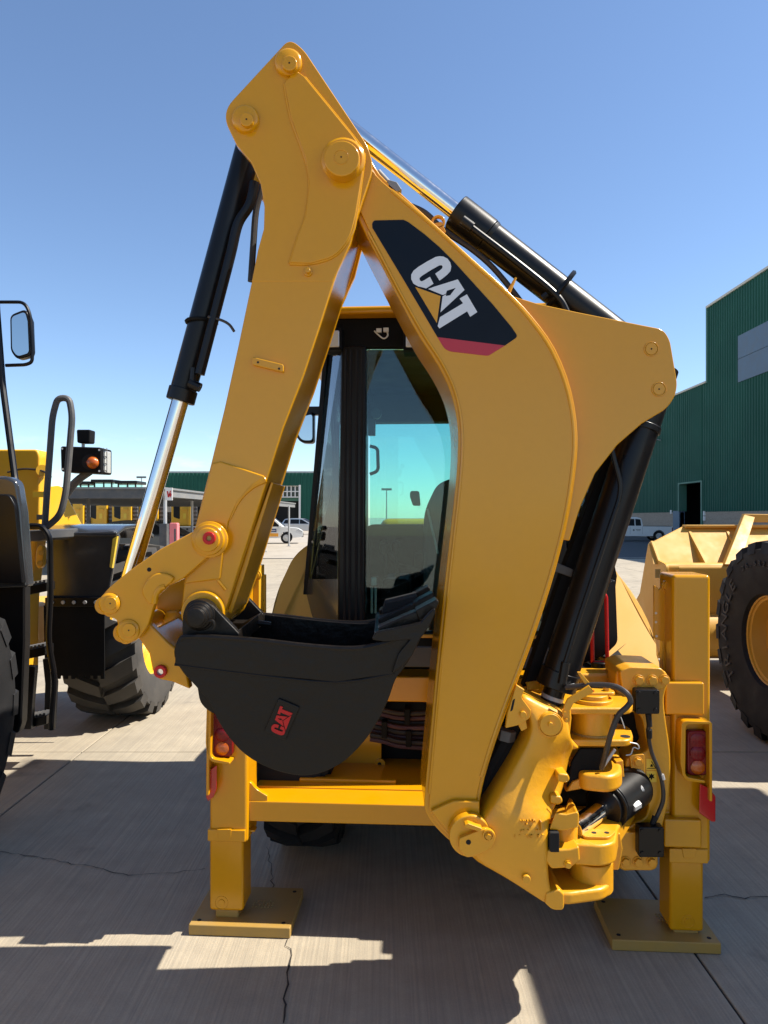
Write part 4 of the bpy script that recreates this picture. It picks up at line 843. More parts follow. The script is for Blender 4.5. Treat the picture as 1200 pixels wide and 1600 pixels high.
one('back_wall', 'yellow', fr_, lambda bm: [pbox(bm, MF, 395, 1085, 596, 1245, .42, .45), pbox(bm, MF, 672, 1085, 760, 1245, .42, .45)], 0.004)
one('wall_lug', 'yellow', fr_, lambda bm: [disc(bm, MF, 594, 1194, .405, .42, 8, 18)], 0.002)
one('wall_hole', 'dark_void', fr_, lambda bm: [disc(bm, MF, 593, 1194, .404, .41, 3, 12)])
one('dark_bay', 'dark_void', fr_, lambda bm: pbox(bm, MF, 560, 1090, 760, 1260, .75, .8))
one('bay_block', 'grey_dark', fr_, lambda bm: [pbox(bm, MF, 628, 1165, 668, 1190, .55, .7), pbox(bm, MF, 596, 1176, 640, 1236, .6, .7)], 0.01)
one('upper_beam', 'yellow', BH, lambda bm: pbox(bm, MF, 520, 1056, 950, 1102, .24, .42), 0.008, 3)
random.seed(11)
for k in range(8):
    y = 1110 + k * 7
    one('hose', 'hose_purple' if k % 2 else 'hose', fr_, lambda bm: tube(bm, [MF.pw(x, y + dy, .36 + .02 * (k % 3)) for x, dy in ((578,-4),(600,0),(620,4 + k * .3),(645,5 + k * .5),(680,3 + k),(720,4))], .011, 8))
for x, y in ((632, 1108), (634, 1142), (596, 1128)):
    one('hose_tie', 'black_matte', fr_, lambda bm: pbox(bm, MF, x, y, x + 9, y + 26, .335, .42), 0.004)
one('black_reservoir', 'rubber_dark', BH, lambda bm: [lathe(bm, MF.pw(397, 1208, .28), MF.x, [(0, .02), (.01, .09), (.03, .11), (.3, .11), (.33, .09), (.34, .02)], 32), pbox(bm, MF, 436, 1222, 462, 1246, .24, .3)], 0.004)
for side_, (t0, t1, cx0, cx1) in enumerate(((326, 386, 327, 380), (1050, 1110, 1047, 1100))):
    top = 898
    tw = one('stabiliser_tower', 'yellow', BH, lambda bm: pbox(bm, MF, t0 + 1, top, t1 + 1, 1318 if side_ == 0 else 1350, -0.075, .1), 0.016, 4)
    one('tower_cap', 'galvanised', tw, lambda bm: pbox(bm, MF, t0 + 5, top + 1, t1 - 4, top + 5, -0.055 + .0, .085), 0.004) if False else None
    x0, z1 = MF.px(cx0, 1300, -.06); x1, z0 = MF.px(cx1, 1425 if side_ == 0 else 1457, -.06)
    leg = one('stabiliser_leg', 'yellow', BH, lambda bm: fbox(bm, MF, x0, x1, -.06, .085, z0, z1), 0.014, 4)
    bx_ = (346, 1411) if side_ == 0 else (1075, 1440)
    one('leg_pin', 'yellow', leg, lambda bm: [ring(bm, MF, *bx_, -.0615, -.05, 10.5, 9.6), disc(bm, MF, *bx_, -.063, -.05, 5, 18)], 0.001)
    cx = (x0 + x1) / 2
    pcx, pcy = ((cx + .07, .055) if side_ == 0 else (cx - .1, .055))
    pad = one('stabiliser_pad', 'pad_yellow', BH, lambda bm: fbox(bm, MF, pcx - .215, pcx + .215, pcy - .17, pcy + .15, 0, .045), 0.005)
    one('pad_foot', 'pad_yellow', pad, lambda bm: fbox(bm, MF, cx - .05, cx + .05, -.05, .07, .042, .075), 0.006)
    one('pad_hole', 'dark_void', pad, lambda bm: [cyl(bm, MF.w(pcx + sx * .18, pcy + sy, .04), MF.w(pcx + sx * .18, pcy + sy, .0458), .009, n=12) for sx in (-1, 1) for sy in (-.135, .115)])
    random.seed(5 + side_)
    one('pad_texture', 'pad_yellow', pad, lambda bm: [cyl(bm, MF.w(pcx + .02 + .014 * i, pcy - .02 + .016 * j, .044), MF.w(pcx + .02 + .014 * i, pcy - .02 + .016 * j, .0485), .005, .003, 6) for i in range(7) for j in range(4) if random.random() < .8])
    if side_ == 0:
        one('sleeve_collar', 'yellow', tw, lambda bm: pbox(bm, MF, 324, 1296, 383, 1316, -.085, .11), 0.004)
        one('collar_window', 'yellow', tw, lambda bm: pprism(bm, MF, rp([(339,1296),(361,1296),(361,1311,4),(342,1312,3)]), -.088, -.07), 0.002)
        one('bracket_bolt', 'yellow', tw, lambda bm: [pbox(bm, MF, 384, 1297, 391, 1306, -.04, .0), pbox(bm, MF, 390, 1297, 398, 1300, -.04, .0)], 0.001)
        one('flange', 'loader_yellow', tw, lambda bm: [pbox(bm, MF, 392, 884, 405, 1110, .02, .12), pbox(bm, MF, 406, 898, 414, 1110, .10, .13)], 0.003)
        one('flange_bolt', 'loader_yellow', tw, lambda bm: [disc(bm, MF, 399, 899, .0, .02, 6, 16), ring(bm, MF, 399, 899, .008, .02, 9, 7)], 0.001)
        one('flange_hole', 'dark_void', tw, lambda bm: [disc(bm, MF, x, y, .0995 if x > 405 else .0195, .11, 2.2, 10) for x, y in ((410,938),(410,954),(397,945))])
    else:
        one('upper_bracket', 'yellow', tw, lambda bm: pbox(bm, MF, 1040, 1066, 1101, 1118, -.1, -.05), 0.008, 3)
        one('lower_bracket', 'yellow', tw, lambda bm: pbox(bm, MF, 1038, 1280, 1097, 1326, -.1, -.05), 0.008, 3)
        one('sleeve_collar', 'yellow', tw, lambda bm: pbox(bm, MF, 1046, 1326, 1107, 1350, -.085, .11), 0.004)
        one('collar_window', 'yellow', tw, lambda bm: pprism(bm, MF, rp([(1066,1326),(1088,1326),(1087,1341,4),(1068,1341,3)]), -.088, -.07), 0.002)
        one('link_plate', 'yellow', tw, lambda bm: pbox(bm, MF, 1036, 1118, 1075, 1280, -.045, .02), 0.004)
        fl = one('flange', 'yellow', tw, lambda bm: [pprism(bm, MF, [(1022,914),(1028,918),(1030,922),(1044,900),(1052,900),(1052,1060),(1036,1055),(1036,1002),(1022,998)], .02, .035)], 0.003)
        one('flange_hole', 'trim_cream', fl, lambda bm: [disc(bm, MF, x, y, .019, .03, 2.0, 10) for x, y in ((1025,958),(1025,972),(1026,994),(1045,958),(1046,972))])
        one('flange_bolt', 'yellow', fl, lambda bm: [disc(bm, MF, 1044, 916, .0, .02, 7, 16), ring(bm, MF, 1044, 916, .01, .02, 10, 8)], 0.001)
# ---- tail lamps
def tail(fr, dx, x0, x1, y0, y1, tw_side):
    lamp = one('tail_lamp', 'lens_red', BH, lambda bm: pprism(bm, fr, rp([(x0,y0,8),(x1,y0,8),(x1,y1,8),(x0,y1,8)]), -.105, -.06), 0.006, 3)
    xm, yw = (x0 + x1) / 2, (y1 - y0)
    one('amber_lens', 'lens_amber', lamp, lambda bm: lathe(bm, fr.pw(xm, y1 - yw * .19, -.104), -fr.y, [(-.01, .029), (.004, .028), (.009, .02), (.011, .008), (.0112, 0)], 24))
    one('red_lens', 'lens_red', lamp, lambda bm: lathe(bm, fr.pw(xm, y1 - yw * .5, -.104), -fr.y, [(-.01, .032), (.004, .031), (.009, .022), (.011, .008), (.0112, 0)], 24))
    one('dark_lens', 'lens_red', lamp, lambda bm: lathe(bm, fr.pw(xm, y0 + yw * .22, -.104), -fr.y, [(-.01, .032), (.003, .031), (.006, .022), (.007, 0)], 24))
    h = one('lamp_housing', 'yellow', BH, lambda bm: pprism(bm, fr, rp([(x0-9,y0-16,10),(x1+6,y0-14,4),(x1+6,y0-10),(x0-2,y0-10,8),(x0-3,y1+2,8),(x1-4,y1+8),(x1-4,y1+12),(x0-6,y1+8,12),(x0-11,y1-20,6)]), -.14, -.06), 0.003)
    one('side_guard', 'yellow', h, lambda bm: pprism(bm, fr, [(x1+2,y0-12),(x1+7,y0-12),(x1+7,y1+40),(x1+3,y1+40)], -.14, -.05) if tw_side else pprism(bm, fr, [(x0-9,y0-12),(x0-5,y0-12),(x0-6,y1+60),(x0-10,y1+60)], -.14, -.05), 0.002)
    one('back_plate', 'black_matte', h, lambda bm: pprism(bm, fr, [(x0-2,y0-9),(x1+2,y0-9),(x1+2,y1+1),(x0-2,y1+1)], -.07, -.055))
tail(MF, 0, 1074, 1106, 1142, 1212, True)
tail(MF, 0, 332, 363, 1112, 1183, False)
one('reflector', 'reflector_red', BH, lambda bm: poly2(bm, [MF.pw(x, y, -.12) for x, y in ((1093,1224),(1106,1230),(1118,1244),(1118,1284),(1112,1284),(1092,1270))], [MF.pw(x, y, -.085) for x, y in ((1093,1224),(1106,1230),(1118,1244),(1118,1284),(1112,1284),(1092,1270))]), 0.004)
one('reflector', 'reflector_red', BH, lambda bm: poly2(bm, [MF.pw(x, y, -.12) for x, y in ((322,1193),(328,1192),(328,1203),(339,1195),(339,1232),(334,1245),(325,1252),(322,1246))], [MF.pw(x, y, -.085) for x, y in ((322,1193),(328,1192),(328,1203),(339,1195),(339,1232),(334,1245),(325,1252),(322,1246))]), 0.003)
# ---- sliding carriage at right
car = [(p.x, p.y) for p in cr([(962,1052),(985,1044),(1020,1044),(1040,1050),(1044,1065),(1038,1090),(1040,1120),(1047,1170),(1048,1210),(1044,1255),(1036,1290),(1029,1330),(1026,1358),(1000,1360),(968,1358),(966,1320),(985,1290),(1010,1275),(1012,1240),(1000,1232),(980,1222),(978,1190),(990,1180),(1012,1172),(1008,1150),(1000,1118),(970,1105)], 3, True)]
cg = one('swing_carriage', 'casting_yellow', BH, lambda bm: pprism(bm, MF, car, -0.16, -0.03), 0.008, 3)
one('carriage_top', 'casting_yellow', cg, lambda bm: pprism(bm, MF, rp([(968,1048,6),(985,1042,4),(1034,1044,6),(1043,1056,6),(1042,1076,8),(1012,1082),(972,1078,6)]), -0.19, .06), 0.006, 3)
one('top_block', 'casting_yellow', cg, lambda bm: pbox(bm, MF, 880, 1052, 985, 1072, -0.02, .1), 0.012, 3)
one('lower_block', 'casting_yellow', cg, lambda bm: pprism(bm, MF, rp([(965,1302,6),(1026,1298,4),(1028,1352,6),(1018,1361,4),(970,1360,6)]), -.19, -.03), 0.006)
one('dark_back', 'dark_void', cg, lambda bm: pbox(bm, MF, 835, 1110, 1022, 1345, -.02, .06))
for x, y, r in ((998,1063,7.5),(1019,1063,7.5),(1038,1062,7),(977,1346,7),(997,1346,7),(1018,1346,7)):
    one('bolt', 'casting_yellow', cg, lambda bm: hexbolt(bm, MF, x, y, -.19, r, .016), 0.0015)
for x, y in ((996, 1190), (997, 1214)):
    one('bolt', 'casting_yellow', cg, lambda bm: hexbolt(bm, MF, x, y, -.172, 6.5, .016), 0.0015)
one('bolt_plate', 'casting_yellow', cg, lambda bm: pprism(bm, MF, rp([(984,1180,5),(1007,1178,4),(1008,1226,5),(988,1224,5)]), -.173, -.15), 0.003)
for k, (a, b, c, d) in enumerate(((993,1078,1031,1116), (998,1293,1038,1340))):
    q = one('sensor_box', 'black', cg, lambda bm: pprism(bm, MF, rp([(a,b,4),(c,b,4),(c,d,4),(a,d,4)]), -.235, -.185), 0.004)
    for x, y in ((a+6,b+6),(c-6,b+6),(a+6,d-6),(c-6,d-6)):
        one('screw', 'black', q, lambda bm: disc(bm, MF, x, y, -.24, -.23, 3.2, 12), 0.001)
one('sensor_cable', 'hose', BH, lambda bm: tube(bm, [MF.pw(x, y, l) for x, y, l in ((1013,1116,-.21),(1014,1130,-.21),(1013,1148,-.2),(1018,1175,-.19),(1028,1200,-.19),(1035,1225,-.19),(1036,1250,-.19),(1028,1272,-.19),(1020,1288,-.2),(1018,1296,-.21))], .008, 10))
for a_, b_ in (((1013,1115,-.21),(1015,1135,-.21)), ((1014,1140,-.205),(1015,1153,-.2)), ((1024,1276,-.195),(1019,1288,-.2))):
    one('cable_boot', 'rubber_dark', BH, lambda bm: cyl(bm, MF.pw(*a_), MF.pw(*b_), .012, .010, 10))
one('cable_tape', 'galvanised', BH, lambda bm: cyl(bm, MF.pw(1034, 1210, -.19), MF.pw(1036, 1218, -.19), .0088, n=10))
wl_ = one('warning_label', 'sticker_yellow', cg, lambda bm: [pprism(bm, MF, [(1010,1186),(1026,1186),(1027,1203),(1010,1203)], -.1612, -.159), pprism(bm, MF, [(1010,1205),(1026,1205),(1026,1222),(1010,1222)], -.1612, -.159)], smooth=False)
one('warning_mark', 'black_matte', wl_, lambda bm: [pprism(bm, MF, q, -.162, -.1605) for q in ([(1018,1188.5),(1025.5,1201),(1010.8,1201),(1012.6,1199.9),(1023.6,1199.9),(1018,1190.8)], [(1017,1194),(1019.5,1194.5),(1020.5,1198),(1016,1198.3)], [(1014,1209),(1016,1211),(1018,1208.5),(1020,1211),(1022.5,1209.5),(1021,1213),(1023,1216),(1019.5,1215.5),(1018,1219),(1016.5,1215.5),(1013,1217),(1015,1213)])], smooth=False)
one('red_handle', 'red', BH, lambda bm: tube(bm, bent([MF.pw(x, y, .12) for x, y in ((926,1036),(925,970),(926,930),(947,926),(949,1036),(926,1036))], .03), .0085, 10, 0))
one('handle_tube', 'black', BH, lambda bm: cyl(bm, MF.pw(937, 1034, .12), MF.pw(937, 1084, .12), .037, n=24), 0.003)
one('red_collar', 'red', BH, lambda bm: cyl(bm, MF.pw(937, 1078, .12), MF.pw(937, 1084, .12), .041, n=24), 0.002)

# ---- cab
MC = Frame(MF.o.x - MF.y.x * .75, MF.o.y - MF.y.y * .75, R(3.5))
cabr = one('cab_body', 'black', BH, lambda bm: [pprism(bm, MC, [(470,985),(965,985),(965,1000),(940,1200),(500,1200),(470,1000)], 1.32, 2.8)], 0.02)
one('sill_stripe', 'yellow', cabr, lambda bm: pbox(bm, MC, 560, 991, 860, 999, .965, .99), 0.003)
one('lower_panel', 'grey_dark', cabr, lambda bm: pbox(bm, MC, 560, 1010, 860, 1045, .96, .99), 0.004)
one('corner_panel', 'black', cabr, lambda bm: pprism(bm, MC, rp([(905,925),(962,905,6),(966,1005,8),(945,1025,10),(905,1040)]), .97, 1.04), 0.012)
one('lower_quarter', 'fender_black', cabr, lambda bm: poly2(bm, [MC.pw(x, y, 1.02) for x, y in ((528,905),(528,985))] + [MC.pw(x, y, 1.34) for x, y in ((468,985),(475,905))], [MC.pw(x, y, 1.06) for x, y in ((528,905),(528,985))] + [MC.pw(x, y, 1.38) for x, y in ((468,985),(475,905))]))
xl, zr = MC.px(506, 500, 1.0); xr = -xl + .06
zr0 = MC.px(600, 545, 1.0)[1]
roof = one('cab_roof', 'yellow', BH, lambda bm: fbox(bm, MC, -.84, .60, .9, 2.9, zr, zr + .035), 0.015, 3)  # left overhang stretched, unseen behind the stick, to widen its ground shadow
one('roof_header', 'black_matte', roof, lambda bm: [fbox(bm, MC, xl, xr, .98, 1.12, zr0, zr + .002), fbox(bm, MC, xl, xr, 2.7, 2.84, zr0 - .11, zr + .002), fbox(bm, MC, xl, xl + .1, 1.1, 2.72, zr0 + .02, zr + .002), fbox(bm, MC, xr - .1, xr, 1.1, 2.72, zr0 + .02, zr + .002), fbox(bm, MC, xl + .05, xr - .05, 1.1, 2.72, zr - .06, zr - .004)], 0.01)
for x in (647, 516):
    q = one('work_light', 'black_matte', roof, lambda bm: pbox(bm, MC, x - 17, 512, x + 18, 546, .93, .99), 0.004)
    one('light_lens', 'lens_clear', q, lambda bm: pbox(bm, MC, x - 13, 516, x + 14, 542, .922, .935), 0.006)
one('loose_wire', 'trim_cream', roof, lambda bm: [tube(bm, [MC.pw(x, y, .95) for x, y in ((585,517),(592,524),(600,529),(606,524),(604,517))], .0035, 6), pbox(bm, MC, 588, 513, 596, 519, .94, .955), pbox(bm, MC, 599, 512, 607, 518, .94, .955)])
pillar = [(533,540),(572,540),(570,990),(527,990)]
pl_ = one('cab_pillar', 'black', BH, lambda bm: pprism(bm, MC, pillar, .97, 1.08), 0.008)
for a in (538, 546, 556, 564):
    one('door_seal', 'rubber_dark', pl_, lambda bm: pprism(bm, MC, [(a,545),(a+3.5,545),(a+2,985),(a-2,985)], .962, .98), 0.003)
one('cab_pillar', 'black', BH, lambda bm: pprism(bm, MC, [(830,540),(868,540),(893,990),(852,990)], .97, 1.08), 0.008)
one('cab_pillar', 'black', BH, lambda bm: poly2(bm, [MC.pw(x, y, 1.3) for x, y in ((506,545),(512,545),(478,985),(469,985))], [MC.pw(x, y, 1.42) for x, y in ((506,545),(514,545),(482,985),(469,985))]))
one('cab_pillar', 'black', BH, lambda bm: poly2(bm, [MC.pw(x, y, 1.3) for x, y in ((880,545),(888,545),(964,900),(956,960),(952,960))], [MC.pw(x, y, 1.42) for x, y in ((880,545),(888,545),(964,900),(956,960),(952,960))]))
gl = one('rear_window', 'cab_glass', BH, lambda bm: pprism(bm, MC, rp([(572,546,4),(832,546,4),(854,986,4),(569,986,4)]), 1.0, 1.008), smooth=False)
for s in (((533,548),(512,548),(478,905),(527,905)), ((866,548),(882,548),(955,905),(890,905))):
    one('quarter_window', 'cab_glass', BH, lambda bm: poly2(bm, [MC.pw(*s[0], 1.03), MC.pw(*s[1], 1.33), MC.pw(*s[2], 1.33), MC.pw(*s[3], 1.03)], [MC.pw(*s[0], 1.037), MC.pw(*s[1], 1.337), MC.pw(*s[2], 1.337), MC.pw(*s[3], 1.037)]), smooth=False)
xfl, xfr = xl + .02, xr - .02
zs = MC.px(600, 985, 1.0)[1]
one('windscreen', 'cab_glass', BH, lambda bm: fbox(bm, MC, xfl + .05, xfr - .05, 2.8, 2.808, zs + .2, zr0 - .1), smooth=False)
for x in (xfl, xfr):
    one('front_post', 'black', BH, lambda bm: fbox(bm, MC, x - .035, x + .035, 2.76, 2.84, zs - .2, zr0), 0.01)
    one('side_post', 'black', BH, lambda bm: fbox(bm, MC, x - .03, x + .03, 1.75, 1.83, zs - .2, zr0), 0.01)
    one('side_window', 'cab_glass', BH, lambda bm: [fbox(bm, MC, x - .004, x + .004, 1.4, 1.75, zs, zr0), fbox(bm, MC, x - .004, x + .004, 1.83, 2.76, zs, zr0)], smooth=False)
one('dashboard', 'black_matte', BH, lambda bm: [fbox(bm, MC, xfl + .06, xfr - .06, 2.4, 2.72, zs - .1, 1.70)], 0.03)
seat = one('operator_seat', 'seat_fabric', BH, lambda bm: [pprism(bm, MC, rp([(662,990),(662,800,20),(682,758,20),(700,748,20),(760,748,24),(775,800,20),(775,990)]), 1.45, 1.58)], 0.03, 3)
one('seat_cushion', 'seat_fabric', seat, lambda bm: pbox(bm, MC, 640, 930, 790, 985, 1.45, 1.95), 0.04, 3)
one('headrest', 'seat_fabric', seat, lambda bm: pprism(bm, MC, rp([(640,775,4),(641,767,4),(655,767,4),(657,790),(645,790)]), 1.9, 2.0), 0.01)
one('lever_console', 'black_matte', BH, lambda bm: [pbox(bm, MC, 596, 905, 640, 985, 1.3, 1.7), pbox(bm, MC, 790, 905, 830, 985, 1.3, 1.7)], 0.02)
for x in (604, 622, 800):
    one('control_lever', 'black_matte', BH, lambda bm: [cyl(bm, MC.pw(x, 915, 1.4), MC.pw(x - 4, 860, 1.42), .009, n=8), lathe(bm, MC.pw(x - 4, 858, 1.42), (0, 0, 1), [(-.03, .012), (0, .024), (.025, .026), (.045, .015), (.05, 0.001)], 14)])
for x in (581, 587):
    one('lever_rod', 'sign_white', BH, lambda bm: cyl(bm, MC.pw(x, 958, 1.2), MC.pw(x, 917, 1.2), .006, n=8))
one('lever_guide', 'sign_white', BH, lambda bm: pbox(bm, MC, 580, 902, 588, 915, 1.19, 1.22), 0.004)
one('seat_belt', 'galvanised', BH, lambda bm: tube(bm, [MC.pw(x, y, 1.43) for x, y in ((668,795),(676,830),(684,865))], .006, 6))
one('steering_wheel', 'black_matte', BH, lambda bm: [tube(bm, [MC.pw(655, 862, 2.3) + Vector((math.cos(q) * .19, math.sin(q) * .14, math.sin(q) * .1)) for q in [k * math.pi / 12 for k in range(24)]], .014, 8, 1, True), cyl(bm, MC.pw(655, 862, 2.3), MC.pw(655, 960, 2.5), .03, n=12)])
one('grab_handle', 'black', BH, lambda bm: tube(bm, bent([MC.pw(x, y, 1.08) for x, y in ((578,697),(590,700),(591,736),(578,741))], .02), .008, 8, 0))
one('door_catch', 'black', BH, lambda bm: [disc(bm, MC, 588, 646, 1.06, 1.09, 8, 18), pbox(bm, MC, 575, 655, 586, 680, 1.06, 1.1)], 0.003)
mr = one('cab_mirror', 'black', BH, lambda bm: pprism(bm, MC, rp([(463,650,8),(490,642,6),(490,692,6),(470,692,10),(461,680,8)]), 1.9, 1.98), 0.02, 3)
one('mirror_face', 'mirror', mr, lambda bm: pprism(bm, MC, rp([(466,653,6),(488,647,5),(488,688,5),(472,688,8),(465,678,6)]), 1.893, 1.9))
one('mirror_arm', 'black', mr, lambda bm: [pbox(bm, MC, 470, 635, 500, 648, 1.95, 2.0)], 0.004)
# ---- fenders, tyres, engine hood
for s, pts, cre in ((0, [(482,846),(462,854),(442,868),(426,888),(416,915),(413,950),(413,1050),(482,1050)], None), (1, [(940,866),(966,868),(984,882),(1002,902),(1017,935),(1027,975),(1031,1010),(1031,1046),(940,1046)], None)):
    pf = [(p.x, p.y) for p in cr(pts[:-1] if s == 0 else pts[:-1], 3)] + [pts[-1]]
    def fen(bm):
        A_ = [MF.pw(x, y, .30) for x, y in pf]; Bv = [MF.w(0, 0, 0)] * 0
        for x, y in pf:
            p = MF.pw(x, y, .30); lx = (p - MF.o).dot(MF.x); 
            q = MF.w(lx * .985, 1.1, p.z + .0); Bv.append(q)
        Cv = [q + MF.y * .8 - Vector((0, 0, .05)) for q in Bv]
        # rear lower edge leans towards the wheel's back
        A2 = [a + MF.y * (.45 * max(0, min(1, (a.z - 1.0) / .45)) ** 2) for a in A_]
        poly2(bm, A2, Bv); 
        n_ = len(Bv); b0 = [bm.verts.new(v) for v in Bv]; c0 = [bm.verts.new(v) for v in Cv]
        for i in range(n_): bm.faces.new((b0[i], c0[i], c0[(i + 1) % n_], b0[(i + 1) % n_]))
        bm.faces.new(list(reversed(c0)))
    one('rear_fender', 'fender_yellow', BH, fen, sharp=40)
def tyre(parent, c, axis, Rr, w, rim, mat, rimmat, lugs=24, style='block', sub=True, face=0.0, name='tyre', rimdepth=.12):
    ax = Vector(axis).normalized(); h = w / 2
    def tb(bm):
        prof = [(-h*.72, rim), (-h*.86, rim*1.06), (-h*.98, (rim+Rr)*.5), (-h*.96, Rr*.9), (-h*.84, Rr*.965), (-h*.5, Rr*.985), (0, Rr*.99), (h*.5, Rr*.985), (h*.84, Rr*.965), (h*.96, Rr*.9), (h*.98, (rim+Rr)*.5), (h*.86, rim*1.06), (h*.72, rim)]
        if style: prof = [(a, r - (.045 if r > Rr*.96 else 0)) for a, r in prof]
        lathe(bm, c, ax, prof, 56, True)
        if not style: return
        u = ax.orthogonal().normalized(); u = Vector((0, 0, 1)); v = ax.cross(u)
        for k in range(lugs):
            for sd in (-1, 1):
                q0 = 2 * math.pi * (k + (.5 if sd > 0 else 0)) / lugs; st = 2 * math.pi / lugs
                def P(al, an, r): return Vector(c) + ax * al + (u * math.cos(an) + v * math.sin(an)) * r
                sk = .30 * st
                outline = [(h*1.0, 0), (h*1.0, st*.56), (h*.52, st*.56 + sk), (h*.04, st*.62 + sk*1.9), (h*.02, st*.1 + sk*1.9), (h*.52, sk)]
                lo_, hi_ = [], []
                for al, an in outline:
                    edge = al > h*.9
                    lo_.append(P(sd*al*(.985 if edge else 1), q0 + an, Rr*.86 if edge else Rr*.93)); hi_.append(P(sd*al*(.93 if edge else 1), q0 + an, Rr*.975 if edge else Rr))
                poly2(bm, lo_, hi_)
    ty = one(name, mat, parent, tb, sharp=30)
    def rbm(bm):
        lathe(bm, c, ax, [(-h*.74, rim*.99), (-h*.80, rim*1.07), (-h*.72, rim*1.07), (-h*.68, rim*.93), (-h*.5, rim*.9), (-h*.36, rim*.86), (-h*.36 + rimdepth*.0, rim*.62), (-h*.28, rim*.58), (-h*.26, 0.001), (h*.26, 0.001), (h*.28, rim*.58), (h*.36, rim*.62), (h*.36, rim*.86), (h*.5, rim*.9), (h*.68, rim*.93), (h*.72, rim*1.07), (h*.80, rim*1.07), (h*.74, rim*.99)], 44, True)
        u = ax.orthogonal().normalized(); v = ax.cross(u)
        for k in range(12):
            an = 2 * math.pi * k / 12
            for sd in (-1, 1):
                p = Vector(c) + (u * math.cos(an) + v * math.sin(an)) * rim * .42 + ax * sd * h * .25
                cyl(bm, p, p + ax * sd * .03, .018, n=6)
    one('rim', rimmat, ty if ty.parent.parent is None and False else parent, rbm, sharp=30)
    return ty
for lx in (-.74, .72):
    tyre(BH, MF.w(lx, .86, .68), MF.x, .68, .36, .36, 'rubber_dark', 'yellow', 22)
for lx in (-.75, .80):
    tyre(BH, MF.w(lx, 3.0, .46), MF.x, .46, .32, .25, 'rubber_dark', 'yellow', 20)
hood = one('engine_hood', 'yellow', BH, lambda bm: [fbox(bm, MF, -.46, .50, 2.08, 3.75, .55, 1.74)], 0.06, 4)
one('chassis', 'black_matte', BH, lambda bm: [fbox(bm, MF, -.36, .42, .5, 4.1, .45, .75)], 0.02)
la = one('loader_arm', 'yellow', BH, lambda bm: [fbox(bm, MF, x - .07, x + .07, 2.6, 4.6, .55, .85) for x in (-.72, .78)], 0.02)
one('front_bucket', 'yellow', BH, lambda bm: poly(bm, [MF.w(-1.1, 4.5, .05), MF.w(-1.1, 5.4, .05), MF.w(-1.1, 5.45, .1), MF.w(-1.1, 4.8, .95), MF.w(-1.1, 4.5, .9), MF.w(-1.1, 4.42, .5)], MF.x * 2.3), 0.02)
# ================================================================== WHEEL LOADER, LEFT
LW = thing('wheel_loader', 'yellow wheel loader with glossy black fender, ladder steps and handrail loop', 'wheel loader', (-3.0, 4.9, 0))
def bp(name, mat, pts, d0, d1, parent=LW, bevel=.01, seg=2):     # outline from pixels on plane d0, real thickness to d1
    bm = nb(); poly(bm, [W(x, y, d0) for x, y in pts], Vector((0, d1 - d0, 0))); return part(name, bm, mat, parent, bevel, seg)
def tb(name, mat, pts, d, r, parent=LW, bend=.06, n=10):
    bm = nb(); P = [W(q[0], q[1], q[2] if len(q) > 2 else d) for q in pts]; tube(bm, bent(P, bend), r, n, 0); return part(name, bm, mat, parent)
tyre(LW, (-2.36, 3.3, .75), (1, 0, 0), .75, .62, .34, 'rubber_dark', 'loader_yellow', 20)
tyre(LW, (-2.31, 6.42, .75), (1, 0, 0), .76, .62, .40, 'rubber', 'loader_yellow', 20)
for y in (3.3, 6.42): tyre(LW, (-4.35, y, .75), (1, 0, 0), .75, .62, .36, 'rubber_dark', 'loader_yellow', 20)
bp('rear_fender', 'fender_black', rp([(-160,744),(12,744,14),(26,752,8),(34,800),(43,918),(-160,925)]), 4.1, 4.19, bevel=.03, seg=3)
bp('fender_panel', 'black', rp([(-160,772),(14,772,8),(24,790,6),(36,912),(-160,915)]), 4.07, 4.12, bevel=.008)
bp('side_box', 'black', rp([(-160,905),(38,905,4),(38,1000),(33,1130),(28,1146,4),(-160,1146)]), 4.2, 4.28, bevel=.02)
rails = tb('handrail', 'grey_dark', [(40,838,5.1),(38,960,5.1),(40,1060,5.1),(44,1135,5.1)], 5.1, .022)
lad = tb('ladder_stile', 'black', [(47,822),(66,822),(78,840),(79,930),(75,1002),(86,1058),(80,1140)], 4.95, .021, bend=.1)
for (a, b, c, d_) in ((34,912,72,930), (34,1012,70,1034), (36,1120,72,1140)):
    st = bp('ladder_step', 'black', [(a,b+6),(c,b-2),(c,b+12),(a,b+20)], 4.95, 5.09, bevel=.006)
    bm = nb()
    for k in range(6):
        x = a + 3 + (c - a - 6) * k / 5; p = W(x, b + 4 - (x - a) / (c - a) * 7, 4.97); box(bm, p.x - .008, p.x + .008, 4.97, 5.08, p.z - .01, p.z + .016)
    part('tread_ridge', bm, 'grey_dark', st)
bp('ladder_hanger', 'black', [(42,1040),(55,1042),(50,1100),(48,1140),(34,1140),(36,1090)], 4.9, 4.95, bevel=.006)
bp('ladder_hanger', 'black', [(66,1030),(78,1028),(88,1066),(84,1140),(68,1140),(70,1068)], 5.2, 5.24, bevel=.006)
tb('handrail', 'grey_dark', [(70,822),(74,760),(82,650),(90,622),(108,622),(113,650),(103,770),(94,806),(72,824)], 5.05, .023, bend=.12)
bp('step_box', 'grey_dark', [(32,829),(75,827),(75,842),(60,846),(33,846)], 5.0, 5.5, bevel=.01)
bp('front_frame', 'loader_yellow', rp([(-60,702),(58,702,10),(62,712,6),(62,834),(-60,834)]), 5.55, 5.75, bevel=.05, seg=5)
bp('frame_column', 'loader_yellow', [(30,838),(58,838),(46,935),(44,1062),(34,1062),(28,930)], 5.6, 5.78, bevel=.03, seg=3)
bm = nb(); LA = rp([(66,762,6),(95,758,8),(134,832),(66,838)])
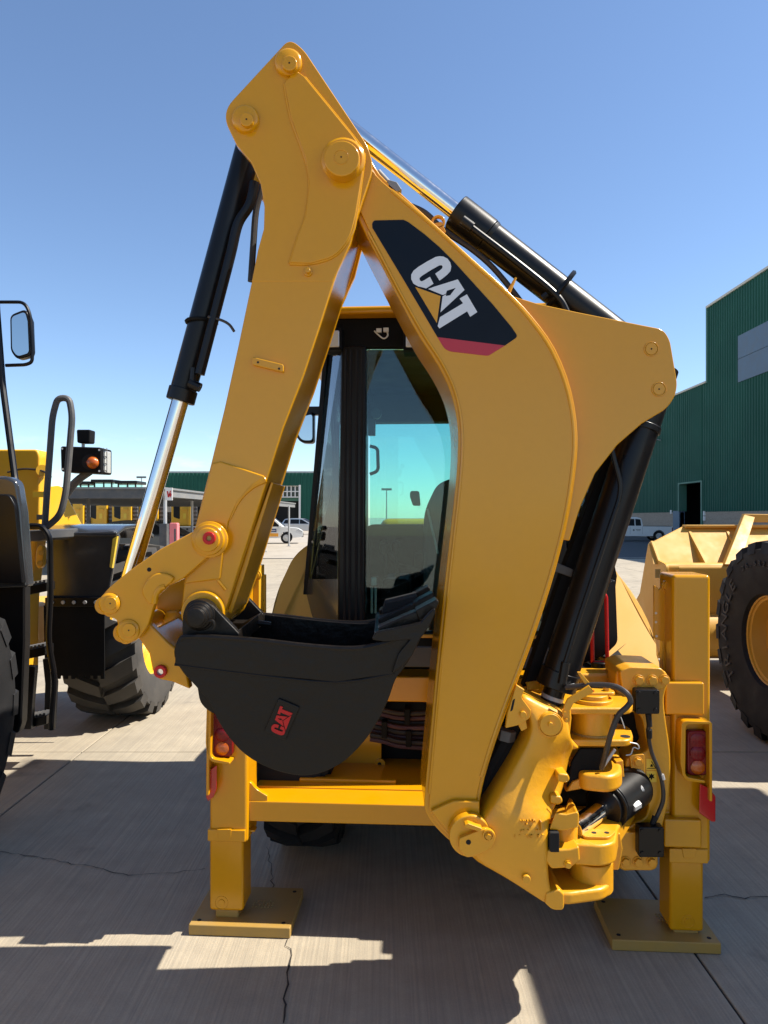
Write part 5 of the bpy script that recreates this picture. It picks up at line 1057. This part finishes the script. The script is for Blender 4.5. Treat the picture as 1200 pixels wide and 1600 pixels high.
poly2(bm, [W(x, y, 5.85 + (x - 66) * .010) for x, y in LA], [W(x, y, 5.85 + (x - 66) * .010) + Vector((-.05, .12, 0)) for x, y in LA]); part('lift_arm', bm, 'loader_yellow', LW, .01)
bp('arm_plate', 'loader_yellow', rp([(57,856,6),(64,850,6),(68,858,6),(67,884,6),(60,890,6),(55,880,6)]), 5.56, 5.62, bevel=.006)
bm = nb(); cyl(bm, W(66, 735, 5.5), W(66, 735, 5.6), .045, n=18); cyl(bm, W(64, 864, 5.53), W(64, 864, 5.6), .02, n=12); cyl(bm, W(62, 880, 5.53), W(62, 880, 5.6), .02, n=12); part('pin', bm, 'loader_yellow', LW)
bp('frame_sticker', 'sticker_yellow', [(51,768),(73,768),(73,777),(51,777)], 5.545, 5.552, bevel=0)
tb('cable', 'hose', [(12,738),(34,732),(60,734),(72,738),(80,746)], 5.5, .008)
bp('name_plate', 'grey_dark', [(57,804),(66,804),(66,812),(57,812)], 5.54, 5.552, bevel=.001)
# lamp bracket
lbx = bp('lamp_box', 'black_matte', rp([(94,697,4),(158,699,4),(158,740,4),(95,737,4)]), 6.2, 6.45, bevel=.012)
bm = nb(); lathe(bm, W(145, 723, 6.2), (0, -1, 0), [(-.02, .055), (.01, .053), (.03, .04), (.04, .02), (.042, 0.001)], 24); part('amber_lens', bm, 'lens_amber', lbx)
bm = nb(); lathe(bm, W(140, 722, 6.199), (0, -1, 0), [(0, .068), (.004, .068), (.004, .001)], 24); part('lens_recess', bm, 'dark_void', lbx)
bm = nb(); [cyl(bm, W(x, y, 6.19), W(x, y, 6.21), .009, n=8) for x, y in ((97,701),(155,703),(155,736),(98,733))]; part('screw', bm, 'galvanised', lbx)
bp('head_lens', 'lens_clear', [(158,702),(164,704),(164,738),(158,739)], 6.28, 6.42, lbx, .006)
cg_ = nb()
for k in range(4): tube(cg_, bent([W(158, 702 + k * 11, 6.25), W(167, 702 + k * 11, 6.25), W(167, 702 + k * 11, 6.5)], .02), .004, 6, 0)
for x, dd in ((162, 6.25), (167, 6.26), (167, 6.4)): cyl(cg_, W(x, 700, dd), W(x, 738, dd), .004, n=6)
part('lamp_cage', cg_, 'grey_steel', lbx)
bp('work_lamp', 'black_matte', rp([(119,671,3),(141,671,3),(140,692,3),(120,692,3)]), 6.3, 6.42, lbx, .012)
bm = nb(); cyl(bm, W(130, 691, 6.36), W(130, 700, 6.36), .015, n=8); part('lamp_stem', bm, 'galvanised', lbx)
tb('lamp_arm', 'grey_dark', [(140,737),(118,752),(94,786),(80,800)], 6.3, .035, bend=.1)
# fender, mud flap over the far tyre
bm = nb()
fa = [W(78, 834, 5.42), W(178, 830, 5.42), W(186, 836, 5.46), W(168, 938, 5.52), W(72, 938, 5.52)]
fb_ = [v + Vector((0, .04, 0)) for v in fa]; poly2(bm, fa, fb_)
ff = part('front_fender', bm, 'fender_black', LW, bevel=.012, seg=3)
bm = nb(); zt_ = W(78, 832, 5.42).z; xr_ = W(184, 832, 5.44).x
P1 = [(5.42, zt_), (5.6, zt_ + .05), (5.9, zt_ + .06), (6.2, zt_ + .0), (6.3, zt_ - .04)]
poly(bm, [(xr_ - .62, y, z) for y, z in P1] + [(xr_ - .62, y, z - .03) for y, z in reversed(P1)], Vector((.62, 0, 0))); part('fender_top', bm, 'fender_black', ff, bevel=.008)
bp('yellow_strip', 'sticker_yellow', [(176,842),(183,838),(175,888),(171,886)], 5.405, 5.44, ff, .002)
bp('flap_bar', 'black', [(70,934),(166,934),(165,948),(70,948)], 5.48, 5.56, ff, .004)
for k in range(5):
    bm = nb(); c_ = W(82 + k * 17, 941, 5.48); cyl(bm, c_, c_ - Vector((0, .012, 0)), .014, n=8); part('bolt', bm, 'galvanised', ff)
fl_ = [(68,946),(163,946),(163,1056)] + [q for k in range(8) for q in ((163 - k * 11.5, 1061), (163 - k * 11.5 - 6, 1061), (163 - k * 11.5 - 6, 1056), (163 - k * 11.5 - 11, 1056))] + [(70,1056)]
bp('mud_flap', 'black_matte', fl_, 5.53, 5.545, LW, .002)
# mirror on its bent tube
tb('mirror_bracket', 'black', [(-40,472),(38,472),(47,490),(51,545),(50,566),(40,570),(9,571)], 4.6, .011, bend=.06)
tb('cab_pole', 'black', [(-6,470,4.6),(4,600,4.6),(24,752,4.45),(28,775,4.4)], 4.6, .021)
mm = bp('wing_mirror', 'black', rp([(15,492,8),(40,482,8),(47,500),(49,550,6),(46,556,6),(26,562,8),(16,548,6)]), 4.62, 4.68, bevel=.016, seg=3)
bm = nb(); poly(bm, [W(x, y, 4.605 + (x - 15) * .0004) for x, y in rp([(18,495,6),(39,487,6),(43,502),(45,548,5),(43,552,4),(27,557,6),(19,546,5)])], Vector((0, .006, 0))); part('mirror_face', bm, 'mirror', mm, smooth=False)
# body beyond the picture's edge
for nm, m_, a in (('engine_hood', 'loader_yellow', (-4.1, -2.8, 1.3, 3.2, .9, 2.1)), ('chassis', 'loader_yellow', (-3.8, -2.98, 1.2, 6.8, .55, 1.0)), ('cab', 'black', (-4.0, -2.95, 3.3, 4.9, 1.6, 3.2)), ('cab_roof', 'loader_yellow', (-4.05, -2.95, 3.2, 5.0, 3.2, 3.35)), ('rear_bumper', 'grey_dark', (-4.2, -2.6, .9, 1.3, .6, 1.3))):
    bm = nb(); box(bm, *a); part(nm, bm, m_, LW, .04, 3)

# ================================================================== WHEEL LOADER, RIGHT
RWL = thing('wheel_loader', 'yellow wheel loader with big ribbed bucket parked in front of the tall workshop', 'wheel loader', (4.2, 4.5, 0))
tyre(RWL, (3.235, 5.5, .79), (1, 0, 0), .79, .66, .345, 'rubber_dark', 'bucket_yellow', 22)
for c_ in ((5.3, 5.5, .79), (3.4, 2.1, .79), (5.3, 2.1, .79)): tyre(RWL, c_, (1, 0, 0), .79, .66, .345, 'rubber_dark', 'bucket_yellow', 22)
bm = nb(); lathe(bm, (2.905, 5.5, .79), (-1, 0, 0), [(-.03, .70), (.004, .66), (.012, .58), (.008, .5), (.0, .44), (-.06, .42)], 56); 
def ftext(s, size, ext):
    cu = bpy.data.curves.new('txt', 'FONT'); cu.body = s; cu.size = size; cu.extrude = ext; cu.align_x = 'CENTER'; cu.align_y = 'CENTER'
    o = bpy.data.objects.new('txt', cu); C.objects.link(o); bpy.context.view_layer.update()
    me = bpy.data.meshes.new_from_object(o.evaluated_get(bpy.context.evaluated_depsgraph_get()))
    bpy.data.objects.remove(o); return me
bm.free()
def arc_text(txt, r, a0, a1, size, name):
    bm = nb()
    for i, ch in enumerate(txt):
        an = a0 + (a1 - a0) * i / max(1, len(txt) - 1)
        me = ftext(ch, size, .004); vs = len(bm.verts); bm.from_mesh(me); bm.verts.ensure_lookup_table()
        # wheel face looks to -x: letter right = -y turned by the angle, letter up = radial outward
        up_ = Vector((0, -math.sin(an), math.cos(an))); rt = Vector((0, -math.cos(an), -math.sin(an)))
        c_ = Vector((2.908, 5.5, .79)) + up_ * r
        for v in bm.verts[vs:]:
            p = v.co.copy(); v.co = c_ + rt * p.x * 1.25 + up_ * p.y + Vector((-1, 0, 0)) * p.z
        bpy.data.meshes.remove(me)
    return part(name, bm, 'rubber', RWL, smooth=False)
arc_text('TRIANGLE', .575, R(-128), R(-48), .13, 'tyre_lettering')
arc_text('26.5R25', .60, R(-25), R(12), .06, 'tyre_size_lettering')
bm = nb(); poly(bm, [(3.0, y, z) for y, z in ((7.3,1.27),(7.26,1.24),(7.26,.84),(7.34,.6),(7.5,.32),(7.8,.2),(8.7,.22),(8.7,.26),(7.85,.3),(7.6,.5),(7.42,.9),(7.36,1.27))], Vector((2.75, 0, 0)))
lbk = part('loader_bucket', bm, 'bucket_yellow', RWL, .02, 3)
bm = nb(); cyl(bm, (2.9, 7.32, 1.225), (5.75, 7.32, 1.225), .055, n=20); part('torque_tube', bm, 'bucket_yellow', lbk)
bm = nb(); cyl(bm, (2.9, 7.42, .55), (5.75, 7.42, .55), .25, n=28); part('heel_tube', bm, 'bucket_yellow', lbk)
for x in (2.86, 5.75):
    bm = nb(); poly(bm, [(x, y, z) for y, z in rp([(7.2,1.27,.06),(7.42,1.3),(7.62,1.5,.02),(7.7,1.46),(7.95,.9),(8.75,.3),(8.75,.2),(7.6,.2,.1),(7.3,.4),(7.2,.8)])], Vector((.03, 0, 0))); part('side_plate', bm, 'bucket_yellow', lbk, .006)
bm = nb(); poly(bm, [W(1014,850,7.62), W(1069,822,7.78), W(1420,822,7.78), W(1420,882,7.42), W(1021,882,7.42)], Vector((0, .03, 0))); part('spill_guard', bm, 'bucket_yellow', lbk, .006)
bm = nb(); box(bm, 3.28, 5.75, 7.72, 7.82, 1.635, 1.665); part('guard_rim', bm, 'bucket_yellow', lbk, .006)
for x, wd_, top_ in ((3.31, .03, 1.66), (3.72, .03, 1.66), (4.6, .03, 1.66), (5.2, .03, 1.66)):
    bm = nb(); poly(bm, [(x, 7.30, 1.26), (x, 7.80, top_), (x, 7.80, top_ - .03), (x, 7.44, 1.26)], Vector((wd_, 0, 0))); part('gusset', bm, 'bucket_yellow', lbk, .004)
bm = nb(); poly(bm, [W(1132,882,7.25), W(1157,882,7.25), W(1180,808,7.7), W(1163,804,7.7)], Vector((0, .06, 0))); poly(bm, [W(1163,803,7.7), W(1420,806,7.7), W(1420,818,7.7), W(1168,816,7.7)], Vector((0, .06, 0))); part('rack_strut', bm, 'bucket_yellow', lbk, .006)
bm = nb(); poly(bm, [W(1024,889,7.19), W(1032,889,7.19), W(1032,903,7.19), W(1024,903,7.19)], Vector((0, .012, 0))); part('label_plate', bm, 'pad_yellow', lbk)
for nm, m_, a in (('lift_arm', 'bucket_yellow', (3.75, 3.95, 4.6, 7.4, .7, 1.15)), ('lift_arm', 'bucket_yellow', (4.6, 4.8, 4.6, 7.4, .7, 1.15)), ('front_frame', 'bucket_yellow', (3.75, 4.85, 4.6, 6.0, .5, 1.5)), ('engine_hood', 'bucket_yellow', (3.5, 5.0, -.2, 2.9, .8, 2.25)), ('cab', 'black', (3.45, 4.95, 2.6, 4.5, 1.2, 3.3)), ('cab_roof', 'bucket_yellow', (3.25, 5.05, 2.4, 4.7, 3.3, 3.45)), ('rear_fender', 'fender_black', (3.0, 5.6, 1.3, 3.0, 1.55, 1.65)), ('counterweight', 'bucket_yellow', (3.4, 5.1, -.6, -.2, .6, 1.5))):
    bm = nb(); box(bm, *a); part(nm, bm, m_, RWL, .04, 3)
